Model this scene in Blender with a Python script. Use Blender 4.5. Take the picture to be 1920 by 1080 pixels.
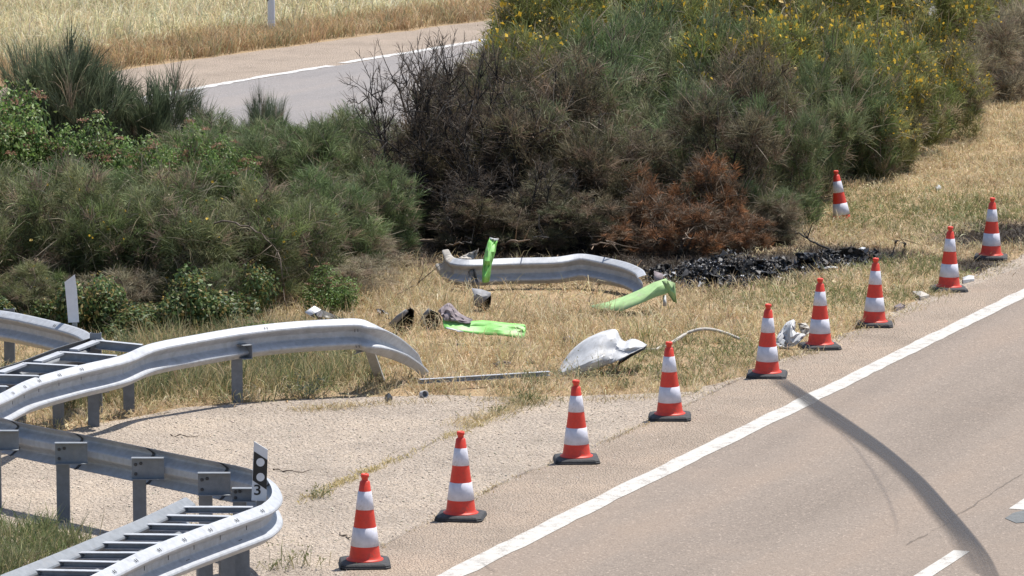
import bpy, bmesh, math, random
import numpy as np
from mathutils import Vector, Matrix
R = math.radians
scene = bpy.context.scene
for o in list(bpy.data.objects): bpy.data.objects.remove(o)

# ---------------------------------------------------------------- camera
F = 8260.0; CH = 7.2; TP = 1161.0 / F; PIT = math.atan(TP)
cam = bpy.data.cameras.new('camera'); camo = bpy.data.objects.new('camera', cam)
scene.collection.objects.link(camo)
camo.location = (0, 0, CH); camo.rotation_euler = (R(90) - PIT, 0, 0)
cam.sensor_width = 36; cam.lens = F / 1920 * 36; cam.clip_start = 0.5; cam.clip_end = 5000
scene.camera = camo
# ---------------------------------------------------------------- sky and sun
SUN_EL, SUN_AZ = 67.0, 47.0         # azimuth: degrees right of the viewing direction
w = bpy.data.worlds.new('World'); scene.world = w; w.use_nodes = True
nt = w.node_tree; sky = nt.nodes.new('ShaderNodeTexSky'); sky.sky_type = 'NISHITA'
sky.sun_disc = False; sky.sun_elevation = R(SUN_EL); sky.sun_rotation = R(SUN_AZ)
bg = nt.nodes['Background']; bg.inputs[1].default_value = 0.112
nt.links.new(sky.outputs[0], bg.inputs[0])
sl = bpy.data.lights.new('sun', 'SUN'); sl.energy = 4.9; sl.angle = R(0.53); sl.color = (1.0, 0.955, 0.88)
so = bpy.data.objects.new('sun', sl); scene.collection.objects.link(so)
so.rotation_euler = (R(90 - SUN_EL), 0, R(180 - SUN_AZ) )
# sun lamp shines along its -Z; make sure it comes from beyond the scene
sd = Vector((math.sin(R(SUN_AZ)) * math.cos(R(SUN_EL)), math.cos(R(SUN_AZ)) * math.cos(R(SUN_EL)), math.sin(R(SUN_EL))))
so.rotation_euler = sd.to_track_quat('Z', 'Y').to_euler()
scene.view_settings.view_transform = 'Standard'; scene.view_settings.look = 'None'
scene.view_settings.gamma = 1; scene.view_settings.exposure = 0.4
scene.render.engine = 'CYCLES'

# ---------------------------------------------------------------- helpers
COL = scene.collection
rng = np.random.default_rng(7)
FW = np.array([0, math.cos(PIT), -math.sin(PIT)]); UP = np.array([0, math.sin(PIT), math.cos(PIT)])
def ray(x, y): return FW * F + np.array([1., 0, 0]) * (x - 960) - UP * (y - 540)
def G(x, y, z=0.0):                      # pixel -> point on the level plane z
    d = ray(x, y); t = (z - CH) / d[2]; return Vector(d * t + np.array([0, 0, CH]))
def P(x, y, Y):                          # pixel -> point on the upright plane at distance Y
    d = ray(x, y); t = Y / d[1]; return Vector(d * t + np.array([0, 0, CH]))
def GN(a): return np.array([[*G(x, y)[:2]] for x, y in a])

def tag(o, label=None, cat=None, group=None, kind=None):
    if label: o['label'] = label
    if cat: o['category'] = cat
    if group: o['group'] = group
    if kind: o['kind'] = kind
    return o
def link(name, me, parent=None, mat=None):
    o = bpy.data.objects.new(name, me); COL.objects.link(o)
    if parent: o.parent = parent
    if mat and me and not me.materials: me.materials.append(mat)
    return o
def empty(name, loc=(0, 0, 0), rz=0):
    o = bpy.data.objects.new(name, None); COL.objects.link(o); o.location = loc; o.rotation_euler.z = rz
    o.empty_display_size = 0.1
    return o
def mesh(name, v, f, smooth=False):
    me = bpy.data.meshes.new(name); me.from_pydata([tuple(p) for p in v], [], f); me.update()
    if smooth: me.polygons.foreach_set('use_smooth', [True] * len(me.polygons))
    return me
def recenter(o):                          # put a mesh object's origin at the foot of its mesh
    me = o.data; n = len(me.vertices); a = np.empty(n * 3, 'f'); me.vertices.foreach_get('co', a); a = a.reshape(-1, 3)
    c = np.array([a[:, 0].mean(), a[:, 1].mean(), a[:, 2].min()], 'f'); a -= c
    me.vertices.foreach_set('co', a.ravel()); me.update(); o.location = Vector(c) + o.location
    return o

# value noise for layout (numpy)
_h = np.random.default_rng(3).random((256, 256))
def vnoise(x, y, s):
    x = np.asarray(x) / s + 71.3; y = np.asarray(y) / s + 19.7
    xi = np.floor(x).astype(int); yi = np.floor(y).astype(int); fx = x - xi; fy = y - yi
    fx = fx * fx * (3 - 2 * fx); fy = fy * fy * (3 - 2 * fy)
    g = lambda a, b: _h[a % 256, b % 256]
    return (g(xi, yi) * (1 - fx) + g(xi + 1, yi) * fx) * (1 - fy) + (g(xi, yi + 1) * (1 - fx) + g(xi + 1, yi + 1) * fx) * fy
def fbm(x, y, s): return (vnoise(x, y, s) + .5 * vnoise(x, y, s * .47) + .25 * vnoise(x, y, s * .21)) / 1.75
def inpoly(x, y, poly):
    r = np.zeros(len(x), bool); n = len(poly); j = n - 1
    for i in range(n):
        xi, yi = poly[i]; xj, yj = poly[j]
        if yi != yj:
            c = ((yi > y) != (yj > y)) & (x < (xj - xi) * (y - yi) / (yj - yi) + xi); r ^= c
        j = i
    return r
def catmull(pts, n=8):
    p = [Vector(q) for q in pts]; p = [p[0] * 2 - p[1]] + p + [p[-1] * 2 - p[-2]]; out = []
    for i in range(1, len(p) - 2):
        for k in range(n):
            t = k / n; a, b, c, d = p[i - 1:i + 3]
            out.append(0.5 * ((2 * b) + (c - a) * t + (2 * a - 5 * b + 4 * c - d) * t * t + (3 * b - a - 3 * c + d) * t ** 3))
    out.append(p[-2]); return out

# ---------------------------------------------------------------- materials
class M:
    def __init__(s, name):
        s.m = bpy.data.materials.new(name); s.m.use_nodes = True; s.t = s.m.node_tree; s.n = s.t.nodes
        s.b = s.n['Principled BSDF']; s.out = s.n['Material Output']
    def node(s, ty, **k):
        n = s.n.new(ty)
        for a, v in k.items(): setattr(n, a, v)
        return n
    def l(s, a, b): s.t.links.new(a, b)
    def coord(s):
        return s.node('ShaderNodeTexCoord').outputs['Object']
    def noise(s, sc, det=4, rough=.6, vec=None):
        n = s.node('ShaderNodeTexNoise'); n.inputs['Scale'].default_value = sc; n.inputs['Detail'].default_value = det
        n.inputs['Roughness'].default_value = rough; s.l(vec or s.coord(), n.inputs['Vector']); return n.outputs['Fac']
    def ramp(s, fac, stops):
        r = s.node('ShaderNodeValToRGB'); e = r.color_ramp.elements
        while len(e) < len(stops): e.new(.5)
        for i, (p, c) in enumerate(stops):
            e[i].position = p; e[i].color = (*c, 1) if len(c) == 3 else c
        s.l(fac, r.inputs[0]); return r.outputs[0]
    def mix(s, a, b, fac, mode='MIX'):
        x = s.node('ShaderNodeMix', data_type='RGBA', blend_type=mode)
        for v, i in ((fac, 0), (a, 6), (b, 7)):
            if hasattr(v, 'links') or hasattr(v, 'is_linked'): s.l(v, x.inputs[i])
            else: x.inputs[i].default_value = v if i == 0 else (*v, 1)
        return x.outputs[2]
    def math(s, op, a, b=0.5, c=None):
        x = s.node('ShaderNodeMath', operation=op)
        for i, v in enumerate((a, b)):
            if hasattr(v, 'is_linked'): s.l(v, x.inputs[i])
            else: x.inputs[i].default_value = v
        return x.outputs[0]
    def bump(s, h, strength=.5, dist=.01):
        b = s.node('ShaderNodeBump'); b.inputs['Strength'].default_value = strength; b.inputs['Distance'].default_value = dist
        s.l(h, b.inputs['Height']); s.l(b.outputs[0], s.b.inputs['Normal'])
    def col(s, c):
        if hasattr(c, 'is_linked'): s.l(c, s.b.inputs['Base Color'])
        else: s.b.inputs['Base Color'].default_value = (*c, 1)
    def set(s, **k):
        for a, v in k.items(): s.b.inputs[a.replace('_', ' ')].default_value = v
        return s

def mat_plain(name, c, rough=.6, var=.25, sc=9., metal=0., bump=0., spec=.5):
    m = M(name); f = m.noise(sc, 5, .65)
    lo = tuple(x * (1 - var) for x in c); hi = tuple(min(1, x * (1 + var)) for x in c)
    m.col(m.ramp(f, [(.3, lo), (.7, hi)])); m.set(Roughness=rough, Metallic=metal); m.b.inputs['Specular IOR Level'].default_value = spec
    if bump: m.bump(m.noise(sc * 4, 3), bump, .01)
    return m.m

def mat_gravel(name, base, dark, light, sc=34., tint=None):
    m = M(name); v = m.coord()
    vo = m.node('ShaderNodeTexVoronoi'); vo.inputs['Scale'].default_value = sc; m.l(v, vo.inputs['Vector'])
    sep = m.node('ShaderNodeSeparateColor'); m.l(vo.outputs['Color'], sep.inputs[0])
    c = m.ramp(sep.outputs[0], [(0, dark), (.3, base), (.75, base), (1, light)])
    vo2 = m.node('ShaderNodeTexVoronoi'); vo2.inputs['Scale'].default_value = sc * 2.4; m.l(v, vo2.inputs['Vector'])
    s2 = m.node('ShaderNodeSeparateColor'); m.l(vo2.outputs['Color'], s2.inputs[0])
    c = m.mix(c, m.ramp(s2.outputs[0], [(0, dark), (.4, base), (1, light)]), .45)
    big = m.noise(.9, 5, .6)
    c = m.mix(c, m.ramp(big, [(.32, tuple(x * .74 for x in base)), (.5, base), (.68, tuple(x * 1.15 for x in (tint or base)))]), .6)
    st = m.noise(3.2, 6, .7)
    c = m.mix(c, tuple(x * .55 for x in base), m.ramp(st, [(.56, (0, 0, 0)), (.72, (.35, .35, .35))]))
    m.col(c); m.set(Roughness=.92); m.b.inputs['Specular IOR Level'].default_value = .25
    h = m.math('ADD', m.math('MULTIPLY', vo.outputs['Distance'], -1.0), m.math('MULTIPLY', vo2.outputs['Distance'], -.5))
    m.bump(h, 1.0, .035)
    return m.m

def mat_asphalt(name, base, tint):
    m = M(name); v = m.coord()
    vo = m.node('ShaderNodeTexVoronoi'); vo.inputs['Scale'].default_value = 62; m.l(v, vo.inputs['Vector'])
    sp = m.node('ShaderNodeSeparateColor'); m.l(vo.outputs['Color'], sp.inputs[0])
    k = lambda f: tuple(x * f for x in base)
    c = m.ramp(sp.outputs[0], [(0, k(.55)), (.25, k(.93)), (.8, k(1.07)), (.95, k(1.35)), (1, k(2.2))])
    # wear streaks along the lane and dust patches
    mr = m.node('ShaderNodeMapping'); mr.inputs['Rotation'].default_value = (0, 0, R(-68)); m.l(v, mr.inputs['Vector'])
    mp = m.node('ShaderNodeMapping'); mp.inputs['Scale'].default_value = (.12, 1.1, 1); m.l(mr.outputs[0], mp.inputs['Vector'])
    n2 = m.node('ShaderNodeTexNoise'); n2.inputs['Scale'].default_value = .9; n2.inputs['Detail'].default_value = 5
    m.l(mp.outputs[0], n2.inputs['Vector'])
    c = m.mix(c, m.ramp(n2.outputs['Fac'], [(.33, k(.7)), (.5, base), (.68, tint)]), .5)
    c = m.mix(c, tint, m.ramp(m.noise(.55, 5, .6), [(.5, (0, 0, 0)), (.72, (.4, .4, .4))]))
    c = m.mix(c, k(.6), m.ramp(m.noise(2.3, 6, .7), [(.6, (0, 0, 0)), (.75, (.35, .35, .35))]))
    m.col(c); m.set(Roughness=.85); m.b.inputs['Specular IOR Level'].default_value = .3
    m.bump(vo.outputs['Distance'], .5, .008)
    return m.m

def mat_paint(name, c, wear=.55, under=(.2, .165, .14)):
    m = M(name)
    f = m.math('ADD', m.math('MULTIPLY', m.noise(7, 6, .75), .65), m.math('MULTIPLY', m.noise(60, 2, .6), .35))
    m.col(m.mix(c, under, m.ramp(f, [(wear, (0, 0, 0)), (wear + .1, (.8, .8, .8))])))
    m.set(Roughness=.7); m.bump(m.noise(70, 2), .3, .004)
    return m.m

def mat_blade(name, trans=.35, rough=.6):
    m = M(name); a = m.node('ShaderNodeAttribute', attribute_name='col')
    m.col(a.outputs['Color']); m.set(Roughness=rough); m.b.inputs['Specular IOR Level'].default_value = .3
    tr = m.node('ShaderNodeBsdfTranslucent'); m.l(a.outputs['Color'], tr.inputs[0])
    mx = m.node('ShaderNodeMixShader'); mx.inputs[0].default_value = trans
    m.l(m.b.outputs[0], mx.inputs[1]); m.l(tr.outputs[0], mx.inputs[2]); m.l(mx.outputs[0], m.out.inputs[0])
    return m.m

def mat_galv(name, c=(.50, .52, .55), metal=.1, rough=.55, dirt=(.26, .24, .22)):
    m = M(name); f = m.noise(14, 6, .7)
    x = m.ramp(f, [(.3, tuple(q * .8 for q in c)), (.7, tuple(min(1, q * 1.15) for q in c))])
    mp = m.node('ShaderNodeMapping'); mp.inputs['Scale'].default_value = (5, 5, .7); m.l(m.coord(), mp.inputs['Vector'])
    n = m.node('ShaderNodeTexNoise'); n.inputs['Scale'].default_value = 3.; n.inputs['Detail'].default_value = 6; m.l(mp.outputs[0], n.inputs['Vector'])
    x = m.mix(x, dirt, m.ramp(n.outputs['Fac'], [(.54, (0, 0, 0)), (.8, (.4, .4, .4))]))
    m.col(x); m.set(Metallic=metal, Roughness=rough); m.bump(m.noise(40, 3), .08, .004)
    return m.m

def mat_skid(name, c=(.035, .033, .037), strength=1.0, one_sided=True):
    m = M(name); uv = m.node('ShaderNodeTexCoord').outputs['UV']; sx = m.node('ShaderNodeSeparateXYZ'); m.l(uv, sx.inputs[0])
    v = sx.outputs[1]; u = sx.outputs[0]
    prof = m.ramp(v, [(0, (0, 0, 0)), (.2, (.4, .4, .4)), (.4, (.9, .9, .9)), (.93, (1, 1, 1)), (1, (.1, .1, .1))] if one_sided else [(0, (0, 0, 0)), (.5, (1, 1, 1)), (1, (0, 0, 0))])
    ends = m.ramp(u, [(0, (.3, .3, .3)), (.06, (.85, .85, .85)), (.2, (1, 1, 1)), (.72, (.95, .95, .95)), (1, (.4, .4, .4))])
    mp = m.node('ShaderNodeMapping'); mp.inputs['Scale'].default_value = (5, 34, 1); m.l(uv, mp.inputs['Vector'])
    st = m.node('ShaderNodeTexNoise'); st.inputs['Scale'].default_value = 1.2; st.inputs['Detail'].default_value = 5; m.l(mp.outputs[0], st.inputs['Vector'])
    a = m.math('MULTIPLY', prof, ends); a = m.math('MULTIPLY', a, m.ramp(st.outputs['Fac'], [(.3, (.55, .55, .55)), (.55, (1, 1, 1))]))
    a = m.math('MULTIPLY', a, m.ramp(m.noise(70, 2), [(.3, (.7, .7, .7)), (.6, (1, 1, 1))])); a = m.math('MULTIPLY', a, strength)
    m.col(c); m.set(Roughness=.75)
    tr = m.node('ShaderNodeBsdfTransparent'); mx = m.node('ShaderNodeMixShader')
    m.l(a, mx.inputs[0]); m.l(tr.outputs[0], mx.inputs[1]); m.l(m.b.outputs[0], mx.inputs[2]); m.l(mx.outputs[0], m.out.inputs[0])
    return m.m

def mat_ground():
    m = M('ground_soil'); a = m.node('ShaderNodeAttribute', attribute_name='col'); v = m.coord()
    c = m.mix(a.outputs['Color'], (.06, .045, .03), m.ramp(m.noise(8, 6, .75), [(.5, (0, 0, 0)), (.75, (.6, .6, .6))]))
    c = m.mix(c, (1.35, 1.3, 1.2), m.ramp(m.noise(45, 3, .7), [(.4, (0, 0, 0)), (.8, (.5, .5, .5))]), 'MULTIPLY')
    m.col(c); m.set(Roughness=.95); m.bump(m.noise(30, 5, .7), .8, .03)
    return m.m

def mat_scuff(name, c, scuff, amt=.58, rough=.5, sc=11.):
    m = M(name); x = m.ramp(m.noise(sc, 5, .65), [(.3, tuple(q * .8 for q in c)), (.7, tuple(min(1, q * 1.12) for q in c))])
    f = m.math('ADD', m.math('MULTIPLY', m.noise(5, 5, .7), .5), m.math('MULTIPLY', m.noise(38, 4, .75), .5))
    x = m.mix(x, scuff, m.ramp(f, [(amt, (0, 0, 0)), (amt + .12, (.75, .75, .75))])); m.col(x); m.set(Roughness=rough); m.bump(m.noise(30, 3), .12, .005); return m.m
MT = dict(
    ground=mat_ground(),
    gravel=mat_gravel('gore_gravel', (.44, .365, .295), (.17, .13, .10), (.80, .71, .61), 30., (.48, .39, .30)),
    shoulder=mat_gravel('shoulder_grit', (.47, .375, .295), (.24, .18, .13), (.72, .61, .50), 44., (.5, .385, .29)),
    farshoulder=mat_gravel('far_shoulder_grit', (.48, .385, .305), (.33, .26, .2), (.56, .47, .4), 40.),
    asphalt=mat_asphalt('asphalt', (.228, .186, .153), (.27, .206, .158)),
    farasphalt=mat_asphalt('far_asphalt', (.225, .208, .202), (.27, .235, .212)),
    paint=mat_paint('road_paint', (.47, .45, .415), .515),
    paint2=mat_paint('worn_paint', (.56, .55, .535), .5),
    patch=mat_plain('tar_patch', (.13, .135, .135), .85, .2, 20),
    blade=mat_blade('dry_grass'), rod=mat_blade('foliage', .32), leaf=mat_blade('leaf', .38, .45),
    bark=mat_plain('bark', (.13, .10, .075), .9, .4, 18, bump=.3),
    char=mat_plain('charred_bark', (.022, .019, .018), .9, .5, 20, bump=.3),
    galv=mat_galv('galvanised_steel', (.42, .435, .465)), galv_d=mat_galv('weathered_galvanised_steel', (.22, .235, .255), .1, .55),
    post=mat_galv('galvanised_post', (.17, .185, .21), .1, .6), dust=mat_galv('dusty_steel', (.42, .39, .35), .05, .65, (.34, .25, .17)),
    bolt=mat_plain('dark_bolt', (.07, .07, .075), .5, .2, 30, .4),
    red=mat_scuff('cone_red', (.70, .047, .022), (.30, .09, .06), .54, .5),
    refl=mat_scuff('reflective_white', (.64, .63, .70), (.38, .36, .36), .54, .45),
    rubber=mat_plain('black_rubber', (.035, .035, .038), .75, .4, 20, bump=.3),
    green=mat_scuff('lime_panel', (.22, .56, .12), (.33, .36, .26), .54, .5), greenp=mat_scuff('pale_lime_panel', (.34, .52, .22), (.40, .40, .28), .50, .55),
    white=mat_scuff('white_panel', (.50, .505, .52), (.26, .24, .21), .53, .6), black=mat_plain('black_plastic', (.012, .012, .013), .45, .4, 12),
    mauve=mat_plain('torn_grey_lining', (.24, .20, .21), .9, .3, 12, bump=.4), grey=mat_plain('grey_plastic', (.22, .22, .23), .6, .3, 10),
    plate=mat_plain('delineator_white', (.74, .75, .79), .5, .06, 12), plategrey=mat_plain('delineator_reflector', (.66, .67, .70), .4, .06, 12),
    plateblack=mat_plain('delineator_black', (.012, .012, .014), .45, .2, 12),
    wood=mat_plain('dead_wood', (.26, .19, .135), .9, .35, 16, bump=.3),
)
def mat_ash():
    m = M('burnt_debris'); a = m.node('ShaderNodeAttribute', attribute_name='col'); m.col(a.outputs['Color']); m.set(Roughness=.6); return m.m
MT['ash'] = mat_ash()

# ---------------------------------------------------------------- bulk meshes (numpy)
def bulk(name, V, faces_list, C):
    """V (n,3), faces_list: list of (k, m) index arrays by polygon size, C (n,3) point colours"""
    me = bpy.data.meshes.new(name); me.vertices.add(len(V)); me.vertices.foreach_set('co', V.astype('f').ravel())
    li = np.concatenate([f.ravel() for f in faces_list]).astype(np.int32)
    cnt = np.concatenate([np.full(len(f), f.shape[1]) for f in faces_list])
    st = np.concatenate([[0], np.cumsum(cnt)[:-1]]).astype(np.int32)
    me.loops.add(len(li)); me.loops.foreach_set('vertex_index', li)
    me.polygons.add(len(cnt)); me.polygons.foreach_set('loop_start', st)
    at = me.attributes.new('col', 'FLOAT_COLOR', 'POINT')
    at.data.foreach_set('color', np.c_[C, np.ones(len(C))].astype('f').ravel())
    me.update(calc_edges=True); return me
def norm(a): return a / np.maximum(np.linalg.norm(a, axis=-1, keepdims=True), 1e-9)
def blades(name, base, d, L, W, droop, col, r, tipcol=1.15, basecol=.85):
    """thin two-segment blades"""
    n = len(base); L = L[:, None]; W = W[:, None]
    side = norm(np.cross(d, norm(r.normal(size=(n, 3))))) * W * .5
    out = np.c_[d[:, :2], np.zeros(n)]; out = norm(out + r.normal(size=(n, 3)) * [.3, .3, 0] * 1.0)
    dr = droop[:, None]
    mid = base + d * L * .55 + out * L * dr * .15
    tip = base + d * L * (1 - .25 * dr) + out * L * dr * .55 - np.array([0, 0, 1.]) * L * dr * .35
    V = np.stack([base - side * .8, base + side * .8, mid + side, mid - side, tip], 1).reshape(-1, 3)
    i = np.arange(n)[:, None] * 5
    q = i + np.array([[0, 1, 2, 3]]); t = i + np.array([[3, 2, 4]])
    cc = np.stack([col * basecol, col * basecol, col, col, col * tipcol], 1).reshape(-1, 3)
    return bulk(name, V, [q, t], np.clip(cc, 0, 1))
def leaves(name, pos, nrm, size, col, r, aspect=.6):
    n = len(pos); u = norm(np.cross(nrm, r.normal(size=(n, 3)))); v = np.cross(nrm, u); s = size[:, None]
    V = np.stack([pos - u * s, pos + v * s * aspect - nrm * s * .2, pos + u * s, pos - v * s * aspect - nrm * s * .2], 1).reshape(-1, 3)
    i = np.arange(n)[:, None] * 4
    return bulk(name, V, [np.concatenate([i + [[0, 1, 2]], i + [[0, 2, 3]]])], np.repeat(col, 4, 0))
def tubes(name, paths, sides=5):
    """paths: list of (points, radii)"""
    v, f = [], []
    for pts, rad in paths:
        pts = [Vector(p) for p in pts]; b = len(v); n = len(pts)
        for i, p in enumerate(pts):
            t = (pts[min(i + 1, n - 1)] - pts[max(i - 1, 0)]).normalized()
            a = t.orthogonal().normalized(); c = t.cross(a)
            for k in range(sides):
                an = 2 * math.pi * k / sides; v.append(p + (a * math.cos(an) + c * math.sin(an)) * rad[i])
        for i in range(n - 1):
            for k in range(sides):
                f.append((b + i * sides + k, b + i * sides + (k + 1) % sides, b + (i + 1) * sides + (k + 1) % sides, b + (i + 1) * sides + k))
        f.append(tuple(b + (n - 1) * sides + k for k in range(sides))); f.append(tuple(b + k for k in reversed(range(sides))))
    return mesh(name, v, f, True)

# ================================================================ SETTING
EDGE_G = [(-300, 870), (0, 838), (140, 806), (250, 779), (450, 757), (600, 748), (800, 741), (1050, 746), (1300, 736), (1400, 703), (1500, 657), (1620, 612), (1720, 562), (1920, 480), (2060, 423), (2300, 325)]
def dense(px, step=.18, amp=.1, s=.5, closed=False):
    a = GN(px); out = []
    for i in range(len(a) - 1):
        n = max(1, int(np.linalg.norm(a[i + 1] - a[i]) / step))
        for k in range(n): out.append(a[i] + (a[i + 1] - a[i]) * k / n)
    out.append(a[-1]); out = np.array(out)
    if amp:
        out = out + np.c_[fbm(out[:, 0], out[:, 1], s) - .5, fbm(out[:, 0] + 40, out[:, 1], s) - .5] * amp * 3
    return out
def sheet(name, outline, z, mat, kind='structure'):
    bm = bmesh.new(); vs = [bm.verts.new((x, y, z)) for x, y in outline]
    f = bm.faces.new(vs); bmesh.ops.triangulate(bm, faces=[f], ngon_method='EAR_CLIP')
    bmesh.ops.recalc_face_normals(bm, faces=bm.faces)
    for q in bm.faces:
        if q.normal.z < 0: q.normal_flip()
    me = bpy.data.meshes.new(name); bm.to_mesh(me); bm.free()
    return tag(link(name, me, None, mat), kind=kind)

# colour zones of soil / grass: (px, py, rx m, ry m, weight)
def blobs(x, y, L):
    m = np.zeros(len(x))
    for px, py, rx, ry in L:
        c = G(px, py); m = np.maximum(m, np.clip(1.35 - np.hypot((x - c.x) / rx, (y - c.y) / ry), 0, 1))
    return m
BURN = [(900, 478, 1.2, 1.6), (1030, 470, 1.3, 1.9), (1160, 478, 1.3, 2.4), (1280, 490, 1.2, 2.4), (1380, 500, 1.0, 1.6), (1470, 492, .9, 1.1), (1570, 480, .8, 1.0), (1650, 478, .5, .6), (1860, 450, .8, 1.0), (1930, 438, .9, 1.2), (800, 470, .9, 1.5), (1840, 500, .5, .8), (950, 420, 1.3, 3), (1080, 410, 1.3, 4), (1220, 420, 1.3, 3.5), (1350, 430, 1.1, 3)]
GREENZ = [(400, 705, 1.1, 1.6), (540, 715, .9, 1.1), (1560, 560, 1.2, 1.2), (1700, 500, 1.0, 1.2), (1650, 400, 1.2, 2.4), (60, 1035, 1.3, 1.1), (1300, 660, .8, 1.0), (1800, 400, 1.2, 2.5), (200, 720, 1.2, 1.4), (1250, 700, .7, .7), (620, 700, .5, 1)]
def hexsrgb(r, g, b):
    c = np.array([r, g, b]) / 255.; return np.where(c < .04, c / 12.92, ((c + .055) / 1.055) ** 2.4)

# ground: a fine grid in view, reaching on to the horizon
nx, ny = 150, 300
xs = np.concatenate([[-3000, -400, -60], np.linspace(-14, 16, nx), [60, 400, 3000]])
ys = np.concatenate([[-3000, -200, 0], np.linspace(30, 112, ny), [200, 800, 4500]])
gx, gy = np.meshgrid(xs, ys); gx = gx.ravel(); gy = gy.ravel()
W_ = len(xs); ii = (np.arange(len(ys) - 1)[:, None] * W_ + np.arange(W_ - 1)[None]).ravel()
q = np.stack([ii, ii + 1, ii + 1 + W_, ii + W_], 1)
soil = np.array([.33, .235, .135]); gcol = np.repeat(soil[None], len(gx), 0) * (.8 + .45 * fbm(gx, gy, 2.)[:, None])
bz = np.clip(blobs(gx, gy, BURN) * 1.3 * (0.55 + .9 * fbm(gx, gy, .8)), 0, 1)[:, None]; gcol = gcol * (1 - bz) + np.array([.035, .028, .022]) * bz
gme = bulk('ground', np.c_[gx, gy, np.zeros(len(gx))], [q], gcol)
tag(link('ground', gme, None, MT['ground']), kind='structure')

# gravel gore between the barriers and the carriageway
gi = dense(EDGE_G); low = GN([(2300, 345), (1420, 740), (640, 1120), (500, 1250), (-300, 1250), (-300, 1100)])
GRAVEL = np.vstack([gi, low]); sheet('gravel_gore', GRAVEL, .004, MT['gravel'])
# paved grit shoulder inside the edge line
JOINT = [(560, 1140), (700, 1034), (860, 950), (980, 890), (1090, 850), (1250, 778), (1400, 707), (1500, 664), (1620, 620), (1730, 574), (1920, 500), (2300, 340)]
LINE = [(700, 1155), (850, 1081), (1040, 985), (1550, 735), (1920, 552), (2300, 364)]
sh = np.vstack([dense(JOINT, .12, .035, .4), GN([(2300, 364), (1920, 558), (1550, 741), (1040, 991), (850, 1087), (700, 1161)])])
sheet('road_shoulder', sh, .008, MT['shoulder'])
# carriageway
lw = GN(LINE); ldir = lw[-1] - lw[0]; ldir /= np.linalg.norm(ldir); lnr = np.array([ldir[1], -ldir[0]])
rd = np.vstack([lw, [lw[-1] + lnr * 9, lw[0] - ldir * 12 + lnr * 9, lw[0] - ldir * 12]])
sheet('road', rd, .012, MT['asphalt'])
def strip(name, pts, w, z, mat, amp=.006):
    """painted strip along ground points, real width w, with slightly uneven edges"""
    p = np.array(pts); out = []
    for i in range(len(p) - 1):
        n = max(1, int(np.linalg.norm(p[i + 1] - p[i]) / .25)); out += [p[i] + (p[i + 1] - p[i]) * k / n for k in range(n)]
    out.append(p[-1]); p = np.array(out); t = np.gradient(p, axis=0); t /= np.linalg.norm(t, axis=1)[:, None]; n_ = np.c_[t[:, 1], -t[:, 0]]
    a = p + n_ * (w / 2 + amp * (fbm(p[:, 0], p[:, 1], .3)[:, None] - .5) * 4); b = p - n_ * (w / 2 + amp * (fbm(p[:, 0] + 9, p[:, 1], .3)[:, None] - .5) * 4)
    v = [(*x, z) for x in a] + [(*x, z) for x in b]; k = len(p)
    me = mesh(name, v, [(i, i + 1, k + i + 1, k + i) for i in range(k - 1)])
    for pl in me.polygons:
        if pl.normal.z < 0: pl.flip()
    return tag(link(name, me, None, mat), kind='structure')
strip('edge_line', lw, .215, .016, MT['paint'], .014)
for pts in ([(1700, 1098), (1796, 1036)], [(1898, 958), (2010, 884)], [(2150, 792), (2260, 718)]):
    a = GN([(x + 8, y) for x, y in pts]); strip('lane_dash', a, .14, .016, MT['paint'], .003)
pp = GN([(1884, 975), (1900, 965), (1960, 950), (1960, 980), (1905, 984)]); sheet('tar_patch', pp, .0165, MT['patch'])
def ribbon(name, A, B, z, mat, n=10):
    a = catmull([(*p, z) for p in GN(A)], n); b = catmull([(*p, z) for p in GN(B)], n); k = len(a)
    me = mesh(name, a + b, [(i, i + 1, k + i + 1, k + i) for i in range(k - 1)])
    uv = me.uv_layers.new(name='UVMap')
    for l in me.loops:
        vi = l.vertex_index; uv.data[l.index].uv = ((vi % k) / (k - 1), 1.0 if vi < k else 0.0)
    return tag(link(name, me, None, mat), kind='structure')
z2 = lambda L: [(1380 + x / 2, 540 + y / 2) for x, y in L]
ribbon('skid_mark', z2([(180, 340), (290, 412), (425, 500), (575, 608), (705, 720), (805, 830), (905, 945), (965, 1030), (1010, 1130)]),
       z2([(110, 345), (215, 425), (320, 510), (430, 580), (530, 650), (625, 740), (695, 830), (765, 915), (845, 1050)]), .020, MT_skid if False else mat_skid('tyre_rubber'))
ribbon('skid_mark', z2([(385, 535), (455, 600), (530, 700), (580, 790), (612, 880), (618, 930)]), z2([(370, 540), (435, 605), (505, 705), (556, 795), (588, 885), (590, 930)]), .020, mat_skid('faint_rubber', (.08, .075, .08), .22, False))
crk = mat_skid('crack_fill', (.09, .07, .055), .6, False)
def crack(px, w, z):
    a = dense(px, .1, .02, .25); t = np.gradient(a, axis=0); t /= np.linalg.norm(t, axis=1)[:, None]; n_ = np.c_[t[:, 1], -t[:, 0]]
    ww = w * np.clip(2.6 * fbm(a[:, 0] * 3, a[:, 1] * 3, .4) - .75, .02, 1.3)[:, None]
    A = a + n_ * ww; B = a - n_ * ww; k = len(a)
    me = mesh('pavement_crack', [(*p, z) for p in A] + [(*p, z) for p in B], [(i, i + 1, k + i + 1, k + i) for i in range(k - 1)])
    uv = me.uv_layers.new(name='UVMap')
    for l in me.loops: vi = l.vertex_index; uv.data[l.index].uv = (.1 + .6 * (vi % k) / (k - 1), 1.0 if vi < k else 0.0)
    tag(link('pavement_crack', me, None, crk), kind='structure')
crack(z2([(630, 975), (720, 925), (780, 895), (860, 840), (960, 775), (1080, 700), (1250, 590)]), .018, .0185)
crack(JOINT[1:7], .022, .0185)
crack([(600, 920), (700, 880), (800, 836), (900, 795), (985, 758)], .018, .0095)
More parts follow.
